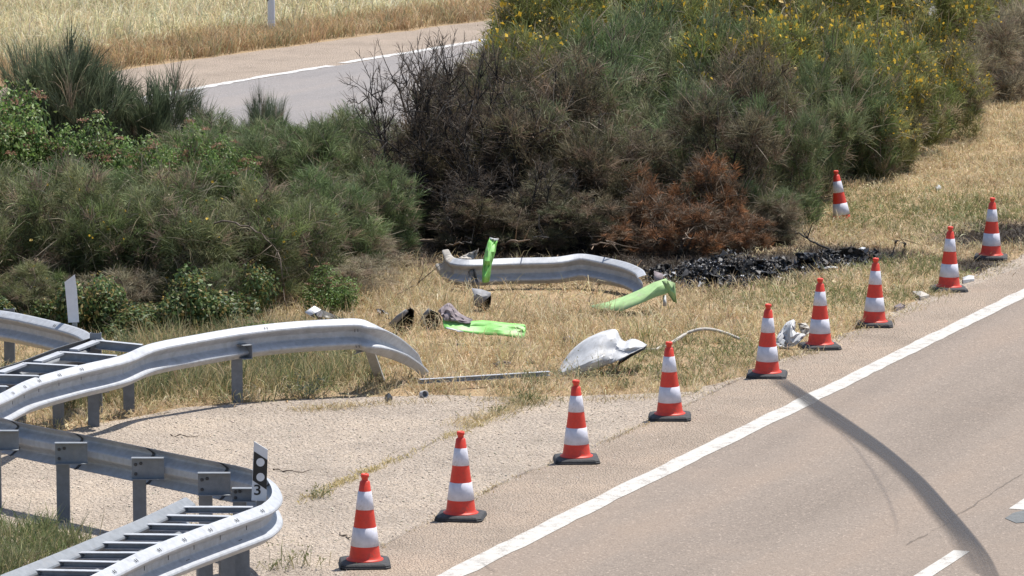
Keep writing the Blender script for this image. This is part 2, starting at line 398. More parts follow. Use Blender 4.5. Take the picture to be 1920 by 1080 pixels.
crack([(560, 792), (700, 778), (860, 772), (1050, 752)], .016, .0095)
crack([(515, 880), (580, 884), (640, 878)], .012, .0095)
crack([(850, 1040), (900, 1060), (930, 1075)], .012, .0235)

# far carriageway behind the shrubs
fl = GN([(-300, 279), (350, 171), (915, 76), (1800, -73)]); fd = fl[-1] - fl[0]; fd /= np.linalg.norm(fd); fn = np.array([fd[1], -fd[0]])
if fn[1] > 0: fn = -fn
sheet('far_road', np.vstack([fl, [fl[-1] + fn * 7.5, fl[0] + fn * 7.5]]), .006, MT['farasphalt'])
fe = dense([(-300, 212), (280, 124), (600, 80), (930, 36), (1400, -30), (1800, -90)], .4, .1, .8)
sheet('far_shoulder', np.vstack([fe, (fl + fn * .25)[::-1]]), .003, MT['farshoulder'])
strip('far_edge_line', GN([(-100, 246), (350, 170), (500, 143), (622, 124)]), .21, .010, MT['paint2'], .04)
strip('far_edge_line', GN([(640, 119), (780, 97), (918, 74)]), .21, .010, MT['paint2'], .04)
strip('far_edge_line', GN([(940, 71), (1300, 12)]), .21, .010, MT['paint2'], .04)

# loose stones on the gravel
def stones(name, n, poly, z, smin, smax, seed):
    r = np.random.default_rng(seed); mn, mx_ = poly.min(0), poly.max(0); mn = np.maximum(mn, [-7, 30]); mx_ = np.minimum(mx_, [9, 62])
    x = r.uniform(mn[0], mx_[0], n * 4); y = r.uniform(mn[1], mx_[1], n * 4); k = inpoly(x, y, poly); x = x[k][:n]; y = y[k][:n]; n = len(x)
    s = smin * (smax / smin) ** (r.random(n) ** 2.2); oc = np.array([[1, 0, 0], [0, 1, 0], [-1, 0, 0], [0, -1, 0], [0, 0, 1], [0, 0, -.5]]) * .5
    V = oc[None] * s[:, None, None] * r.uniform(.6, 1.3, (n, 6, 1)) * np.array([1, 1, .7]); a = r.random(n) * 6.28; ca, sa = np.cos(a)[:, None], np.sin(a)[:, None]
    V = np.stack([V[..., 0] * ca - V[..., 1] * sa, V[..., 0] * sa + V[..., 1] * ca, V[..., 2]], -1) + np.stack([x, y, z + s * .12], -1)[:, None]
    fc = np.array([[0, 1, 4], [1, 2, 4], [2, 3, 4], [3, 0, 4], [1, 0, 5], [2, 1, 5], [3, 2, 5], [0, 3, 5]])
    c = np.array([.5, .43, .35]) * r.uniform(.6, 1.5, (n, 1)) * (1 + r.normal(size=(n, 3)) * .04)
    o = link(name, bulk(name, V.reshape(-1, 3), [(np.arange(n)[:, None, None] * 6 + fc[None]).reshape(-1, 3)], np.repeat(np.clip(c, 0, .8), 6, 0)), None, MT['stone'])
    return tag(o, 'loose pale stones scattered over the gravel between barrier and road', 'gravel', kind='stuff')
m = M('stone'); m.col(m.node('ShaderNodeAttribute', attribute_name='col').outputs['Color']); m.set(Roughness=.9); MT['stone'] = m.m
stones('loose_gravel', 16000, GRAVEL, .004, .010, .028, 5)

# ---------------------------------------------------------------- grass
def grass(name, label, n_tuft, per, region, Lr, Wr, pal, seed, mask=None, spread=.05, lean=.35, droop=(.1, .8), green=0., burn=True, extra=None, Lmul=None):
    r = np.random.default_rng(seed); mn, mx_ = region.min(0), region.max(0)
    x = r.uniform(mn[0], mx_[0], n_tuft * 5); y = r.uniform(mn[1], mx_[1], n_tuft * 5); k = inpoly(x, y, region)
    if mask is not None: k &= mask(x, y, r)
    x, y = x[k][:n_tuft], y[k][:n_tuft]; n = len(x)
    tl = (.55 + .9 * fbm(x, y, 1.1)) * r.uniform(.7, 1.25, n)
    if Lmul is not None: tl = tl * Lmul(x, y)
    pal = np.array(pal); pc = pal[r.integers(0, len(pal), n)] * (.72 + .56 * fbm(x + 30, y, .9))[:, None]
    gz = np.clip(blobs(x, y, GREENZ) * 1.2 * (.4 + fbm(x, y + 77, .7)), 0, 1) * green
    gm = r.random(n) < gz; pc[gm] = np.array([.20, .215, .09]) * r.uniform(.7, 1.25, (gm.sum(), 1))
    if burn:
        b = blobs(x, y, BURN) * (.6 + .8 * fbm(x, y, .8)); bm_ = r.random(n) < b * 1.1; pc[bm_] = np.array([.06, .045, .032]) * r.uniform(.6, 1.9, (bm_.sum(), 1)); tl[bm_] *= .6
    idx = np.repeat(np.arange(n), per); N = len(idx)
    base = np.c_[x[idx] + r.normal(size=N) * spread, y[idx] + r.normal(size=N) * spread, np.full(N, -.01)]
    d = norm(np.c_[r.normal(size=N) * lean, r.normal(size=N) * lean, np.ones(N)])
    L = r.uniform(*Lr, N) * tl[idx]; W = r.uniform(*Wr, N); c = pc[idx] * r.uniform(.75, 1.3, (N, 1)) * (1 + r.normal(size=(N, 3)) * .05)
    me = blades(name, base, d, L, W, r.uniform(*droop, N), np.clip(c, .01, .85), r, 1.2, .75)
    return tag(link(name, me, None, MT['blade']), label, 'grass', kind='stuff')
STRAW = [(.62, .51, .32), (.56, .45, .28), (.68, .58, .39), (.50, .39, .22), (.55, .45, .27), (.42, .30, .16), (.36, .33, .18)]
SH_EDGE = [(2300, 30), (1980, 95), (1850, 150), (1760, 230), (1650, 300), (1560, 370), (1440, 440), (1300, 455), (900, 445), (700, 440), (560, 520), (430, 600), (-100, 610)]
VERGE = np.vstack([gi, GN(SH_EDGE)])
CLEAR = [(750, 645, .5, .9), (810, 640, .4, .8), (905, 600, .35, .8), (900, 640, .55, .45), (908, 560, .22, .6), (1190, 590, .5, .5), (1100, 712, .5, .4), (903, 590, .25, .4), (905, 708, .9, .35), (1480, 660, .35, .4), (1000, 548, .9, 1.2), (1120, 556, .8, 1.1), (900, 540, .5, .9)]
def notpave(x, y, r): return ~inpoly(x, y, GRAVEL) & (r.random(len(x)) > blobs(x, y, CLEAR) * .85)
A_tall = G(850, 620)
def lm(x, y):     # longer in the hollow before the torn rail, shorter by the road edge
    t = np.exp(-(((x - A_tall.x) / 2.6) ** 2 + ((y - A_tall.y) / 4.0) ** 2)); return .62 + .75 * t
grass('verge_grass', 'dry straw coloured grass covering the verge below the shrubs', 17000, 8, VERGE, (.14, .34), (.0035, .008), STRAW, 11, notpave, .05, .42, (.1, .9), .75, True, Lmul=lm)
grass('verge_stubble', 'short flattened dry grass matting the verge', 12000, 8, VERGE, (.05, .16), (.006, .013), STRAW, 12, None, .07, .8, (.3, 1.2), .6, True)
# green weedy grass below the barrier, and grass between the barrier legs at the picture's lower left
GR1 = np.array(GN([(120, 770), (250, 762), (470, 742), (640, 722), (700, 720), (690, 655), (560, 640), (420, 640), (250, 650), (60, 700)]))
grass('barrier_weeds', 'green weedy grass growing below the bent barrier rail', 1500, 8, GR1, (.16, .42), (.004, .009), [(.17, .19, .09), (.21, .225, .11), (.27, .26, .14), (.46, .37, .2), (.5, .41, .24), (.15, .18, .09)], 13, None, .05, .3, (.05, .6), 0, False)
GR2 = np.array(GN([(-120, 985), (20, 992), (120, 1003), (170, 1010), (120, 1040), (40, 1075), (-60, 1120), (-150, 1120)]))
grass('island_grass', 'green and straw tufts growing between the two barrier rails', 620, 10, GR2, (.10, .30), (.004, .008), [(.15, .18, .075), (.2, .22, .1), (.33, .29, .16), (.13, .16, .07)], 14, None, .05, .35, (.05, .7), 0, False)
# far field
e0 = dense([(-400, 228), (280, 122), (600, 78), (930, 34), (1400, -32)], .6, .15, .8)
FB = np.vstack([e0, GN([(1300, -50), (930, 12), (600, 52), (280, 92), (-400, 190)])])
FF = np.vstack([GN([(-400, 196), (280, 98), (600, 56), (930, 16), (1250, -30)]), GN([(1150, -120), (-300, -110)])])
grass('field_edge_grass', 'rusty brown grass fringe along the far shoulder', 7500, 8, FB, (.25, .5), (.007, .015), [(.46, .32, .18), (.52, .38, .21), (.42, .28, .15), (.58, .46, .28), (.3, .28, .15)], 15, None, .07, .3, (.1, .7), 0, False)
grass('field_grass', 'tall cream coloured oat field beyond the far road', 11000, 8, FF, (.5, .85), (.008, .018), [(.72, .64, .42), (.62, .54, .33), (.78, .71, .50), (.55, .48, .28), (.42, .41, .24)], 16, None, .09, .25, (.2, .9), 0, False)
# tufts in the paving joints
def joint_tufts(px, n, seed, Lr=(.04, .12), sp=.05, pal=STRAW):
    a = dense(px, .05, .02, .3); r = np.random.default_rng(seed); w = fbm(a[:, 0], a[:, 1], .5) ** 3; w /= w.sum(); k = r.choice(len(a), n, p=w)
    base = np.c_[a[k] + r.normal(size=(n, 2)) * sp, np.full(n, .004)]; d = norm(np.c_[r.normal(size=(n, 2)) * .6, np.ones(n)])
    c = np.array(pal)[r.integers(0, len(pal), n)] * r.uniform(.8, 1.2, (n, 1))
    tag(link('joint_grass', blades('joint_grass', base, d, r.uniform(*Lr, n), r.uniform(.004, .009, n), r.uniform(.1, 1, n), c, r), None, MT['blade']),
        'thin line of dry grass in the gravel joint beside the cones' if seed < 50 else 'sparse wisps of grass in a paving seam', 'grass', kind='stuff')
joint_tufts([(560, 945), (640, 907), (700, 882), (800, 838), (900, 795), (985, 756)], 1100, 41, (.02, .07), .04, [(.55, .45, .22), (.6, .5, .27), (.5, .4, .18)])
joint_tufts([(860, 800), (930, 780), (985, 758), (1000, 745)], 900, 52, (.04, .14), .10, STRAW)
joint_tufts([(560, 770), (700, 760), (900, 752), (1100, 752), (1300, 742)], 900, 53, (.03, .10), .09)
joint_tufts(JOINT[1:7], 500, 54, (.02, .05), .03)
joint_tufts([(1420, 705), (1510, 662), (1620, 618), (1730, 568), (1900, 495)], 900, 55, (.04, .12), .09)
def weed(px, py, h, n, seed, label, pal=((.14, .17, .07), (.2, .21, .1), (.3, .27, .14)), sp=.05):
    r = np.random.default_rng(seed); b = r.normal(size=(n, 3)) * [sp, sp, 0]; b[:, 2] = 0
    d = norm(np.c_[r.normal(size=(n, 2)) * .45, np.ones(n)]); c = np.array(pal)[r.integers(0, len(pal), n)]
    L = r.uniform(.4, 1., n) * h; me = blades('weed', b, d, L, r.uniform(.004, .008, n), r.uniform(.0, .6, n), c, r)
    o = empty('weed', G(px, py, .004)); tag(o, label, 'weed'); tag(link('stalks', me, o, MT['blade']), kind='stuff')
    k = r.integers(0, n, n * 2); pos = b[k] + d[k] * (L[k] * r.uniform(.3, 1.0, n * 2))[:, None] + r.normal(size=(n * 2, 3)) * .012
    lv = link('leaves', leaves('leaves', pos, norm(r.normal(size=(n * 2, 3)) + [0, 0, .6]), r.uniform(.008, .018, n * 2), np.array(pal)[r.integers(0, len(pal), n * 2)], r), o, MT['leaf']); tag(lv, kind='stuff')
weed(598, 934, .18, 26, 1, 'small green weed in the gravel beside the number plate')
weed(560, 1062, .30, 40, 2, 'wispy grassy weed at the foot of the barrier nose', ((.3, .28, .16), (.4, .34, .2), (.2, .22, .1)), .10)
weed(512, 1068, .14, 16, 3, 'short leafy weed close to the barrier post')
weed(985, 758, .24, 60, 4, 'bushy weed where the gravel joints meet', sp=.09)
weed(940, 775, .12, 22, 5, 'little weed beside the bushy joint weed')
weed(1005, 728, .30, 46, 6, 'dark green weed beside the fallen metal strip', sp=.08)
weed(1175, 728, .2, 30, 7, 'green weed at the edge of the gravel by the white panel')
weed(575, 742, .3, 40, 8, 'grey green thistle clump below the bent rail', ((.1, .13, .09), (.13, .15, .11)), .12)
weed(380, 1010, .50, 12, 9, 'tall thin seeding grass stalks inside the barrier', ((.5, .45, .28), (.4, .36, .2)), .05)
weed(430, 1010, .46, 10, 10, 'pair of pale oat stalks beside the number plate', ((.55, .5, .33), (.42, .38, .22)), .04)
weed(1078, 712, .34, 40, 20, 'thin grey green stalks growing before the white crumpled panel', ((.2, .24, .13), (.3, .3, .18), (.4, .36, .22)), .14)
weed(1110, 716, .22, 30, 21, 'short straw and green tuft under the white crumpled panel', ((.26, .27, .15), (.45, .38, .22)), .12)
weed(660, 1065, .06, 10, 19, 'tiny green sprout beside a cone base')

# ---------------------------------------------------------------- shrubs
def lobes(r, h, rad, n, low=.25):
    out = []
    for i in range(n):
        a = r.uniform(0, 6.28); q = math.sqrt(r.random()) * rad * .72; z = h * r.uniform(low, .78) * (1 - .35 * (q / rad) ** 2); s = rad * r.uniform(.3, .5)
        out.append((np.array([q * math.cos(a), q * math.sin(a), z]), min(s, max(.12, z * 1.1))))
    return out
def stems(name, lob, r, thick=.03, wig=.12, twigs=0, tl=.4):
    P_ = []
    for c, s in lob:
        b = Vector((r.normal() * .08, r.normal() * .08, -.02)); e = Vector(c + np.array([0, 0, s * .4])); pts = []
        for k in range(6):
            t = k / 5; pts.append(b.lerp(e, t) + Vector(r.normal(size=3) * wig * t * (1.2 - t)) + Vector((0, 0, .15 * math.sin(t * 3.1))))
        P_.append((pts, [thick * (1 - .7 * k / 5) for k in range(6)]))
        for j in range(twigs):
            p = pts[r.integers(2, 6)]; d = Vector(norm((c - np.array(b)) * .5 + r.normal(size=3) * .8 + [0, 0, .5])) ; l = tl * r.uniform(.5, 1.3)
            q = [p, p + d * l * .5 + Vector(r.normal(size=3) * .04), p + d * l + Vector(r.normal(size=3) * .08)]; P_.append((q, [thick * .35, thick * .22, thick * .1]))
            for jj in range(2):
                d2 = Vector(norm(np.array(d) + r.normal(size=3) * .6)); P_.append(([q[1], q[1] + d2 * l * .35, q[1] + d2 * l * .7 + Vector(r.normal(size=3) * .04)], [thick * .2, thick * .13, thick * .06]))
    return tubes(name, P_, 5)
def sprays(lob, r, n_sp, n_rod, L, W, pal, up=.75, jit=.32, dead=.15, deadc=(.24, .19, .14), shell=.75, tone=.35):
    """rods grouped in sprays spread over uneven lobes"""
    B, D, LL, C = [], [], [], []; pal = np.array(pal)
    for c, s in lob:
        lt = r.uniform(1 - tone, 1 + tone); lp = pal[r.integers(0, len(pal))]
        for k in range(n_sp):
            v = norm(r.normal(size=3)); v[2] = v[2] * .8 + .15; q = s * (shell + (1 - shell) * r.random()) if r.random() < .7 else s * r.random()
            o = c + v * q
            if o[2] < .03: continue
            d = norm(v * .75 + np.array([0, 0, up]) + r.normal(size=3) * .25)
            isd = r.random() < dead * (1.6 if v[2] < 0 else .6)
            col = (np.array(deadc) if isd else (lp * .6 + pal[r.integers(0, len(pal))] * .4)) * lt * r.uniform(.75, 1.3)
            l0 = r.uniform(*L)
            B.append(o + r.normal(size=(n_rod, 3)) * .035); D.append(norm(d + r.normal(size=(n_rod, 3)) * jit)); LL.append(l0 * r.uniform(.5, 1.15, n_rod))
            C.append(col * r.uniform(.55, 1.6, (n_rod, 1)))
    B = np.concatenate(B); D = np.concatenate(D); LL = np.concatenate(LL); C = np.concatenate(C); n = len(B)
    return B, D, LL, r.uniform(*W, n), C
PROTO = {}
def proto(kind, seed):
    key = (kind, seed)
    if key in PROTO: return PROTO[key]
    r = np.random.default_rng(1000 + seed * 17 + sum(map(ord, kind)))
    parts = []
    if kind in ('broom', 'flower', 'olive', 'scorched', 'dry', 'rust', 'spiky'):
        H, RD = 2.0, 1.0
        lob = lobes(r, H, RD, 15 if kind != 'spiky' else 9, .10)
        lob += [(np.array([math.cos(a_) * RD * .62, math.sin(a_) * RD * .62, H * .10]), RD * .30) for a_ in r.uniform(0, 6.28, 5)]
        if kind == 'broom': a = dict(n_sp=34, n_rod=31, jit=.45, L=(.12, .36), W=(.005, .009), pal=[(.12, .17, .065), (.15, .195, .085), (.18, .21, .11), (.10, .145, .06), (.2, .20, .11)], dead=.14, deadc=(.25, .2, .14))
        elif kind == 'flower': a = dict(n_sp=34, n_rod=31, jit=.5, L=(.1, .32), W=(.005, .010), pal=[(.19, .225, .07), (.24, .255, .09), (.15, .19, .065), (.27, .25, .11)], dead=.14, deadc=(.3, .25, .16))
        elif kind == 'olive': a = dict(n_sp=34, n_rod=30, L=(.1, .32), W=(.005, .009), pal=[(.12, .155, .06), (.15, .185, .075), (.19, .205, .11), (.10, .14, .05), (.17, .165, .085)], dead=.17, deadc=(.22, .165, .12), jit=.55, tone=.45)
        elif kind == 'scorched': a = dict(n_sp=32, n_rod=29, L=(.1, .32), W=(.005, .009), pal=[(.125, .125, .065), (.10, .085, .055), (.155, .155, .085), (.13, .105, .065), (.18, .15, .095), (.11, .125, .06)], dead=.35, deadc=(.15, .105, .072), jit=.6, tone=.5)
        elif kind == 'dry': a = dict(n_sp=28, n_rod=22, L=(.16, .42), W=(.005, .011), pal=[(.33, .285, .19), (.27, .24, .155), (.22, .215, .13), (.38, .32, .23)], dead=.35, deadc=(.24, .18, .13), jit=.55, up=.4)
        elif kind == 'rust': a = dict(n_sp=24, n_rod=30, L=(.12, .3), W=(.007, .014), pal=[(.22, .11, .055), (.27, .125, .055), (.18, .095, .052), (.15, .10, .06)], dead=.4, deadc=(.17, .125, .085), jit=.6, tone=.5)
        else: a = dict(n_sp=20, n_rod=32, L=(.4, .75), W=(.006, .012), pal=[(.10, .13, .07), (.135, .16, .095), (.115, .145, .09)], up=1.3, jit=.18, dead=.05)
        B, D, LL, W, C = sprays(lob, r, **a)
        ns = 230; ks = r.integers(0, len(B), ns); B = np.r_[B, B[ks]]; D = np.r_[D, norm(D[ks] + r.normal(size=(ns, 3)) * .5)]; LL = np.r_[LL, r.uniform(.3, .65, ns)]
        W = np.r_[W, r.uniform(.008, .014, ns)]; C = np.r_[C, np.array([.36, .31, .22] if kind not in ('scorched', 'rust') else [.3, .24, .18]) * r.uniform(.5, 1.2, (ns, 1))]
        parts.append(('foliage', blades('foliage', B, D, LL, W, r.uniform(0, .45, len(B)), np.clip(C, .004, .8), r, 1.3, .8), 'rod'))
        nf = 2600; kf = r.integers(0, len(B), nf); pf = B[kf] + D[kf] * (LL[kf] * r.uniform(.3, 1.05, nf))[:, None]
        parts.append(('leaflets', leaves('leaflets', pf, norm(r.normal(size=(nf, 3)) + [0, 0, .4]), r.uniform(.006, .016, nf), np.clip(C[kf] * r.uniform(.7, 1.7, (nf, 1)), .004, .8), r, .55), 'rod'))
        parts.append(('stems', stems('stems', lob, r, .026, .12, 3), 'char' if kind in ('scorched',) else 'bark'))
        if kind in ('flower', 'olive'):
            n = 560 if kind == 'flower' else 30; k = r.choice(np.where(B[:, 2] > H * (.45 if kind == 'flower' else .2))[0], n)
            pos = B[k] + D[k] * LL[k][:, None] * r.uniform(.5, 1, (n, 1))
            parts.append(('blossoms', leaves('blossoms', pos, norm(r.normal(size=(n, 3))), r.uniform(.018, .042, n), np.array([.80, .52, .06]) * r.uniform(.6, 1.15, (n, 1)), r, .8), 'leaf'))
    elif kind in ('leafy', 'bramble'):
        H, RD = (1.6, .9) if kind == 'leafy' else (1.0, .9)
        lob = lobes(r, H, RD, 12, .15); Pn, Nn, Cn = [], [], []
        pal = np.array([(.11, .19, .045), (.15, .23, .06), (.09, .15, .045), (.19, .24, .08)] if kind == 'leafy' else [(.07, .12, .04), (.11, .16, .055), (.05, .09, .035), (.17, .2, .07), (.22, .17, .06)])
        for c, s in lob:
            n = 420; v = norm(r.normal(size=(n, 3))); rr = s * (1 - .55 * r.random(n) ** 2); p = c + v * rr[:, None] + r.normal(size=(n, 3)) * .05; t = r.uniform(.7, 1.3)
            ok = p[:, 2] > .02; Pn.append(p[ok]); Nn.append(norm(v + [0, 0, .7] + r.normal(size=(n, 3)) * .6)[ok]); Cn.append((pal[r.integers(0, len(pal), n)] * r.uniform(.7, 1.3, (n, 1)) * t)[ok])
        Pn, Nn, Cn = map(np.concatenate, (Pn, Nn, Cn))
        parts.append(('foliage', leaves('foliage', Pn, Nn, r.uniform(.022, .048, len(Pn)) * (1.3 if kind == 'bramble' else 1), Cn, r, .62), 'leaf'))
        parts.append(('stems', stems('stems', lob, r, .018, .15, 2), 'bark'))
        if kind == 'leafy':
            up_ = np.where(Pn[:, 2] > H * .55)[0]; cs = Pn[r.choice(up_, 22)]; q, cc = [], []
            for c in cs: q.append(c + np.array([0, 0, .04]) + r.normal(size=(60, 3)) * [.06, .06, .012]); cc.append(np.array([.36, .2, .14]) * r.uniform(.7, 1.3, (60, 1)))
            q = np.concatenate(q); parts.append(('umbels', leaves('umbels', q, norm(r.normal(size=(len(q), 3)) * .5 + [0, 0, 1]), r.uniform(.01, .018, len(q)), np.concatenate(cc), r, .9), 'leaf'))
        else:
            n = 16; q = Pn[r.choice(len(Pn), n)] + [0, 0, .03]; parts.append(('blossoms', leaves('blossoms', q, norm(r.normal(size=(n, 3))), r.uniform(.016, .028, n), np.repeat([[.75, .5, .05]], n, 0), r, .9), 'leaf'))
    elif kind == 'burnt':
        H, RD = 2.2, .9; Pt = []; B, D = [], []
        for k in range(11):
            a = r.uniform(0, 6.28); p = Vector((math.cos(a) * .15 * r.random(), math.sin(a) * .15 * r.random(), -.02)); d = Vector(norm(np.array([math.cos(a) * r.uniform(.1, .7), math.sin(a) * r.uniform(.1, .7), 1.]))); pts = [p]
            for j in range(7): d = (d + Vector(r.normal(size=3) * .18) + Vector((0, 0, .08))).normalized(); p = p + d * H / 7.2 * r.uniform(.7, 1.1); pts.append(p)
            Pt.append((pts, [.03 * (1 - .8 * j / 7) for j in range(8)]))
            for j in range(2, 8):
                for jj in range(4):
                    d2 = Vector(norm(np.array(d) * .7 + r.normal(size=3) * .7)); l = r.uniform(.2, .55); q = [pts[j], pts[j] + d2 * l * .5 + Vector(r.normal(size=3) * .04), pts[j] + d2 * l + Vector((0, 0, .08))]
                    Pt.append((q, [.009, .006, .003]))
                    for m_ in range(14): t = r.random(); B.append(np.array(q[1].lerp(q[2], t))); D.append(norm(np.array(d2) + r.normal(size=3) * .55 + [0, 0, .3]))
        B, D = np.array(B), np.array(D); n = len(B)
        parts.append(('foliage', blades('foliage', B, D, r.uniform(.06, .26, n), r.uniform(.004, .009, n), r.uniform(0, .6, n), np.array([.06, .046, .035]) * r.uniform(.4, 2.6, (n, 1)), r), 'rod'))
        parts.append(('stems', tubes('stems', Pt, 5), 'char'))
    PROTO[key] = (parts, H, RD); return PROTO[key]
NAMES = dict(broom='broom_shrub', flower='broom_shrub', olive='broom_shrub', scorched='scorched_shrub', dry='dry_shrub', rust='scorched_shrub', spiky='broom_shrub', leafy='elder_shrub', bramble='bramble_shrub', burnt='burnt_shrub')
cnt = {}
def shrub(kind, px, py, h, wid, label, group):
    k = cnt.get(kind, 0); cnt[kind] = k + 1; parts, H, RD = proto(kind, k % 3)
    o = empty(NAMES[kind], G(px, py), random.Random(px * 31 + py).uniform(0, 6.28))
    o.scale = (wid / RD, wid / RD, h / H); tag(o, label, 'shrub', group)
    for nm, me, mt in parts:
        c_ = link(nm, me, o, MT[mt])
        if nm != 'stems': c_['kind'] = 'stuff'
    return o
LM_L = [(75, 'behind the ladder struts'), (160, 'behind the plain white plate'), (260, 'behind the ladder end'), (420, 'behind the bent rail'), (500, 'behind the lone barrier post'), (640, 'behind the knocked over plate'), (760, 'beside the burnt patch')]
LM_R = [(800, 'behind the torn rail flap'), (900, 'behind the upright green strip'), (1010, 'behind the torn rail'), (1140, 'behind the folded green panel'), (1290, 'behind the rust shrubs'), (1420, 'behind the debris trail'), (1520, 'near the thin dead branch'), (1620, 'beside the leaning cone'), (1720, 'past the leaning cone'), (9999, 'at the thicket end')]
def grow(kind, desc, group, spots, LM, rows):
    for px, py, h, wd in spots:
        row = next(n for lim, n in rows if py >= lim); place = next((n for lim, n in LM if px < lim), LM[-1][1])
        shrub(kind, px, py, h, wd, desc + ', ' + row + ', ' + place, group)
RL = [(555, 'front row'), (470, 'second row'), (385, 'third row'), (-999, 'rear row')]
RR = [(435, 'front row'), (360, 'second row'), (280, 'third row'), (-999, 'rear row')]
grow('olive', 'olive broom shrub with dead stems', 'olive broom shrubs behind the barrier', [(60, 615, .8, .5), (400, 610, .75, .5), (15, 590, 1.75, .75), (130, 585, 1.8, .7), (245, 592, 1.45, .7), (350, 590, 1.7, .75), (450, 580, 1.6, .75), (545, 560, 1.3, .65), (80, 505, 1.5, .8), (300, 505, 1.35, .8), (420, 505, 1.45, .75)], LM_L, RL)
grow('broom', 'grey green broom shrub', 'grey green broom shrubs in the left thicket', [(-30, 500, 1.6, .9), (190, 505, 1.45, .85), (520, 500, 1.35, .8), (330, 420, 1.3, .8), (440, 420, 1.4, .8), (540, 425, 1.5, .8), (640, 430, 1.55, .75), (110, 425, 1.2, .9), (600, 372, 1.2, .75), (400, 362, 1.25, .8), (690, 390, 1.5, .7), (620, 520, 1.2, .65), (690, 480, 1.3, .65), (470, 365, 1.15, .7), (540, 368, 1.15, .7)], LM_L, RL)
grow('spiky', 'upright spiky broom shrub', 'spiky broom shrubs by the far road', [(105, 350, 2.15, .85), (190, 355, 2.0, .75), (270, 352, 1.9, .7), (500, 352, 1.35, .35), (50, 352, 1.6, .75), (335, 352, 1.6, .5)], LM_L, RL)
grow('leafy', 'leafy elder with reddish flowers', 'leafy elder shrubs in the left thicket', [(-10, 420, 2.0, .75), (45, 432, 1.75, .65), (210, 425, 1.5, .6), (285, 432, 1.35, .5), (130, 428, 1.45, .6), (345, 445, 1.5, .5), (430, 440, 1.4, .4), (395, 500, 1.5, .42)], LM_L, RL)
grow('bramble', 'low glossy bramble with yellow flowers', 'brambles behind the barrier', [(95, 618, .38, .35), (175, 626, .62, .42), (245, 634, .35, .5), (330, 630, .72, .45), (405, 624, .45, .5), (475, 606, .6, .36), (15, 618, .4, .4), (355, 570, 1.0, .35), (290, 622, .28, .4)], LM_L, RL)
shrub('leafy', 618, 596, .6, .33, 'small bright green leafy bush at the tip of the left thicket', None)
shrub('leafy', 500, 655, .3, .4, 'low leafy sapling under the bent barrier rail', None)
grow('dry', 'dry straw grey twiggy shrub', 'dry shrubs left of the burnt patch', [(655, 560, .55, .5), (745, 448, 1.0, .55), (700, 505, .5, .45), (215, 608, .7, .45)], LM_L, RL)
grow('burnt', 'charred black leafless shrub', 'charred leafless shrubs', [(775, 440, 2.3, .7), (850, 440, 2.45, .75), (930, 456, 1.7, .7), (830, 395, 2.2, .7), (1010, 468, 1.1, .6), (890, 466, 1.0, .6)], LM_R, RR)
grow('scorched', 'brown singed broom shrub', 'singed broom shrubs', [(735, 425, 1.55, .6), (800, 440, 1.5, .7), (860, 432, 1.85, .9), (930, 445, 1.8, .7), (960, 440, 2.05, .9), (880, 385, 2.2, .8), (1060, 450, 2.05, .9), (1150, 450, 1.7, .8), (1040, 400, 2.4, 1.0), (940, 385, 2.45, .95), (1350, 440, 2.0, .8), (1400, 400, 2.4, .85), (890, 465, .9, .6), (980, 470, .75, .6), (1090, 472, .8, .6), (1420, 455, .7, .5)], LM_R, RR)
grow('rust', 'rust orange heat killed shrub', 'rust coloured shrubs', [(1205, 462, 1.2, .5), (1275, 476, .8, .55), (1330, 458, 1.2, .5), (1160, 474, .55, .45), (1385, 468, .55, .45)], [(1180, 'low at the torn rail'), (1240, 'by the folded panel'), (1300, 'behind the pointed black fragment'), (1370, 'above the middle of the trail'), (9999, 'at the dry grass')], RR)
grow('broom', 'tall dark green broom shrub', 'tall broom shrubs of the right thicket', [(1250, 415, 2.0, .8), (1120, 385, 2.4, .95), (1465, 425, 1.9, .6), (1525, 378, 2.1, .65), (1600, 338, 2.2, .7), (1100, 330, 2.6, 1.0), (1300, 345, 2.6, 1.0), (1210, 300, 2.6, 1.0), (1440, 445, .8, .45)], LM_R, RR)
grow('flower', 'green broom shrub with yellow flowers', 'flowering broom shrubs', [(985, 330, 2.5, .95), (1390, 350, 2.6, .95), (1470, 335, 2.6, .95), (1550, 325, 2.5, .9), (1640, 318, 2.2, .8), (1700, 295, 2.2, .8), (1010, 260, 2.9, 1.1), (1130, 250, 2.9, 1.1), (1260, 240, 2.9, 1.1), (1390, 240, 3.0, 1.1), (1520, 235, 3.0, 1.1), (1640, 225, 2.8, 1.1), (1750, 215, 2.6, 1.0), (1765, 265, 1.7, .7), (1650, 335, 1.2, .55), (1335, 285, 2.9, 1.0), (1850, 130, 2.4, 1.0), (1940, 95, 2.4, 1.0)], LM_R, RR)
grow('dry', 'grey brown twiggy shrub', 'dry shrubs of the right thicket', [(1805, 222, 1.5, .6), (1870, 190, 1.6, .7), (1930, 165, 1.7, .75), (1330, 405, 1.9, .5), (1030, 462, 1.0, .5), (1440, 452, .55, .45)], LM_R, RR)

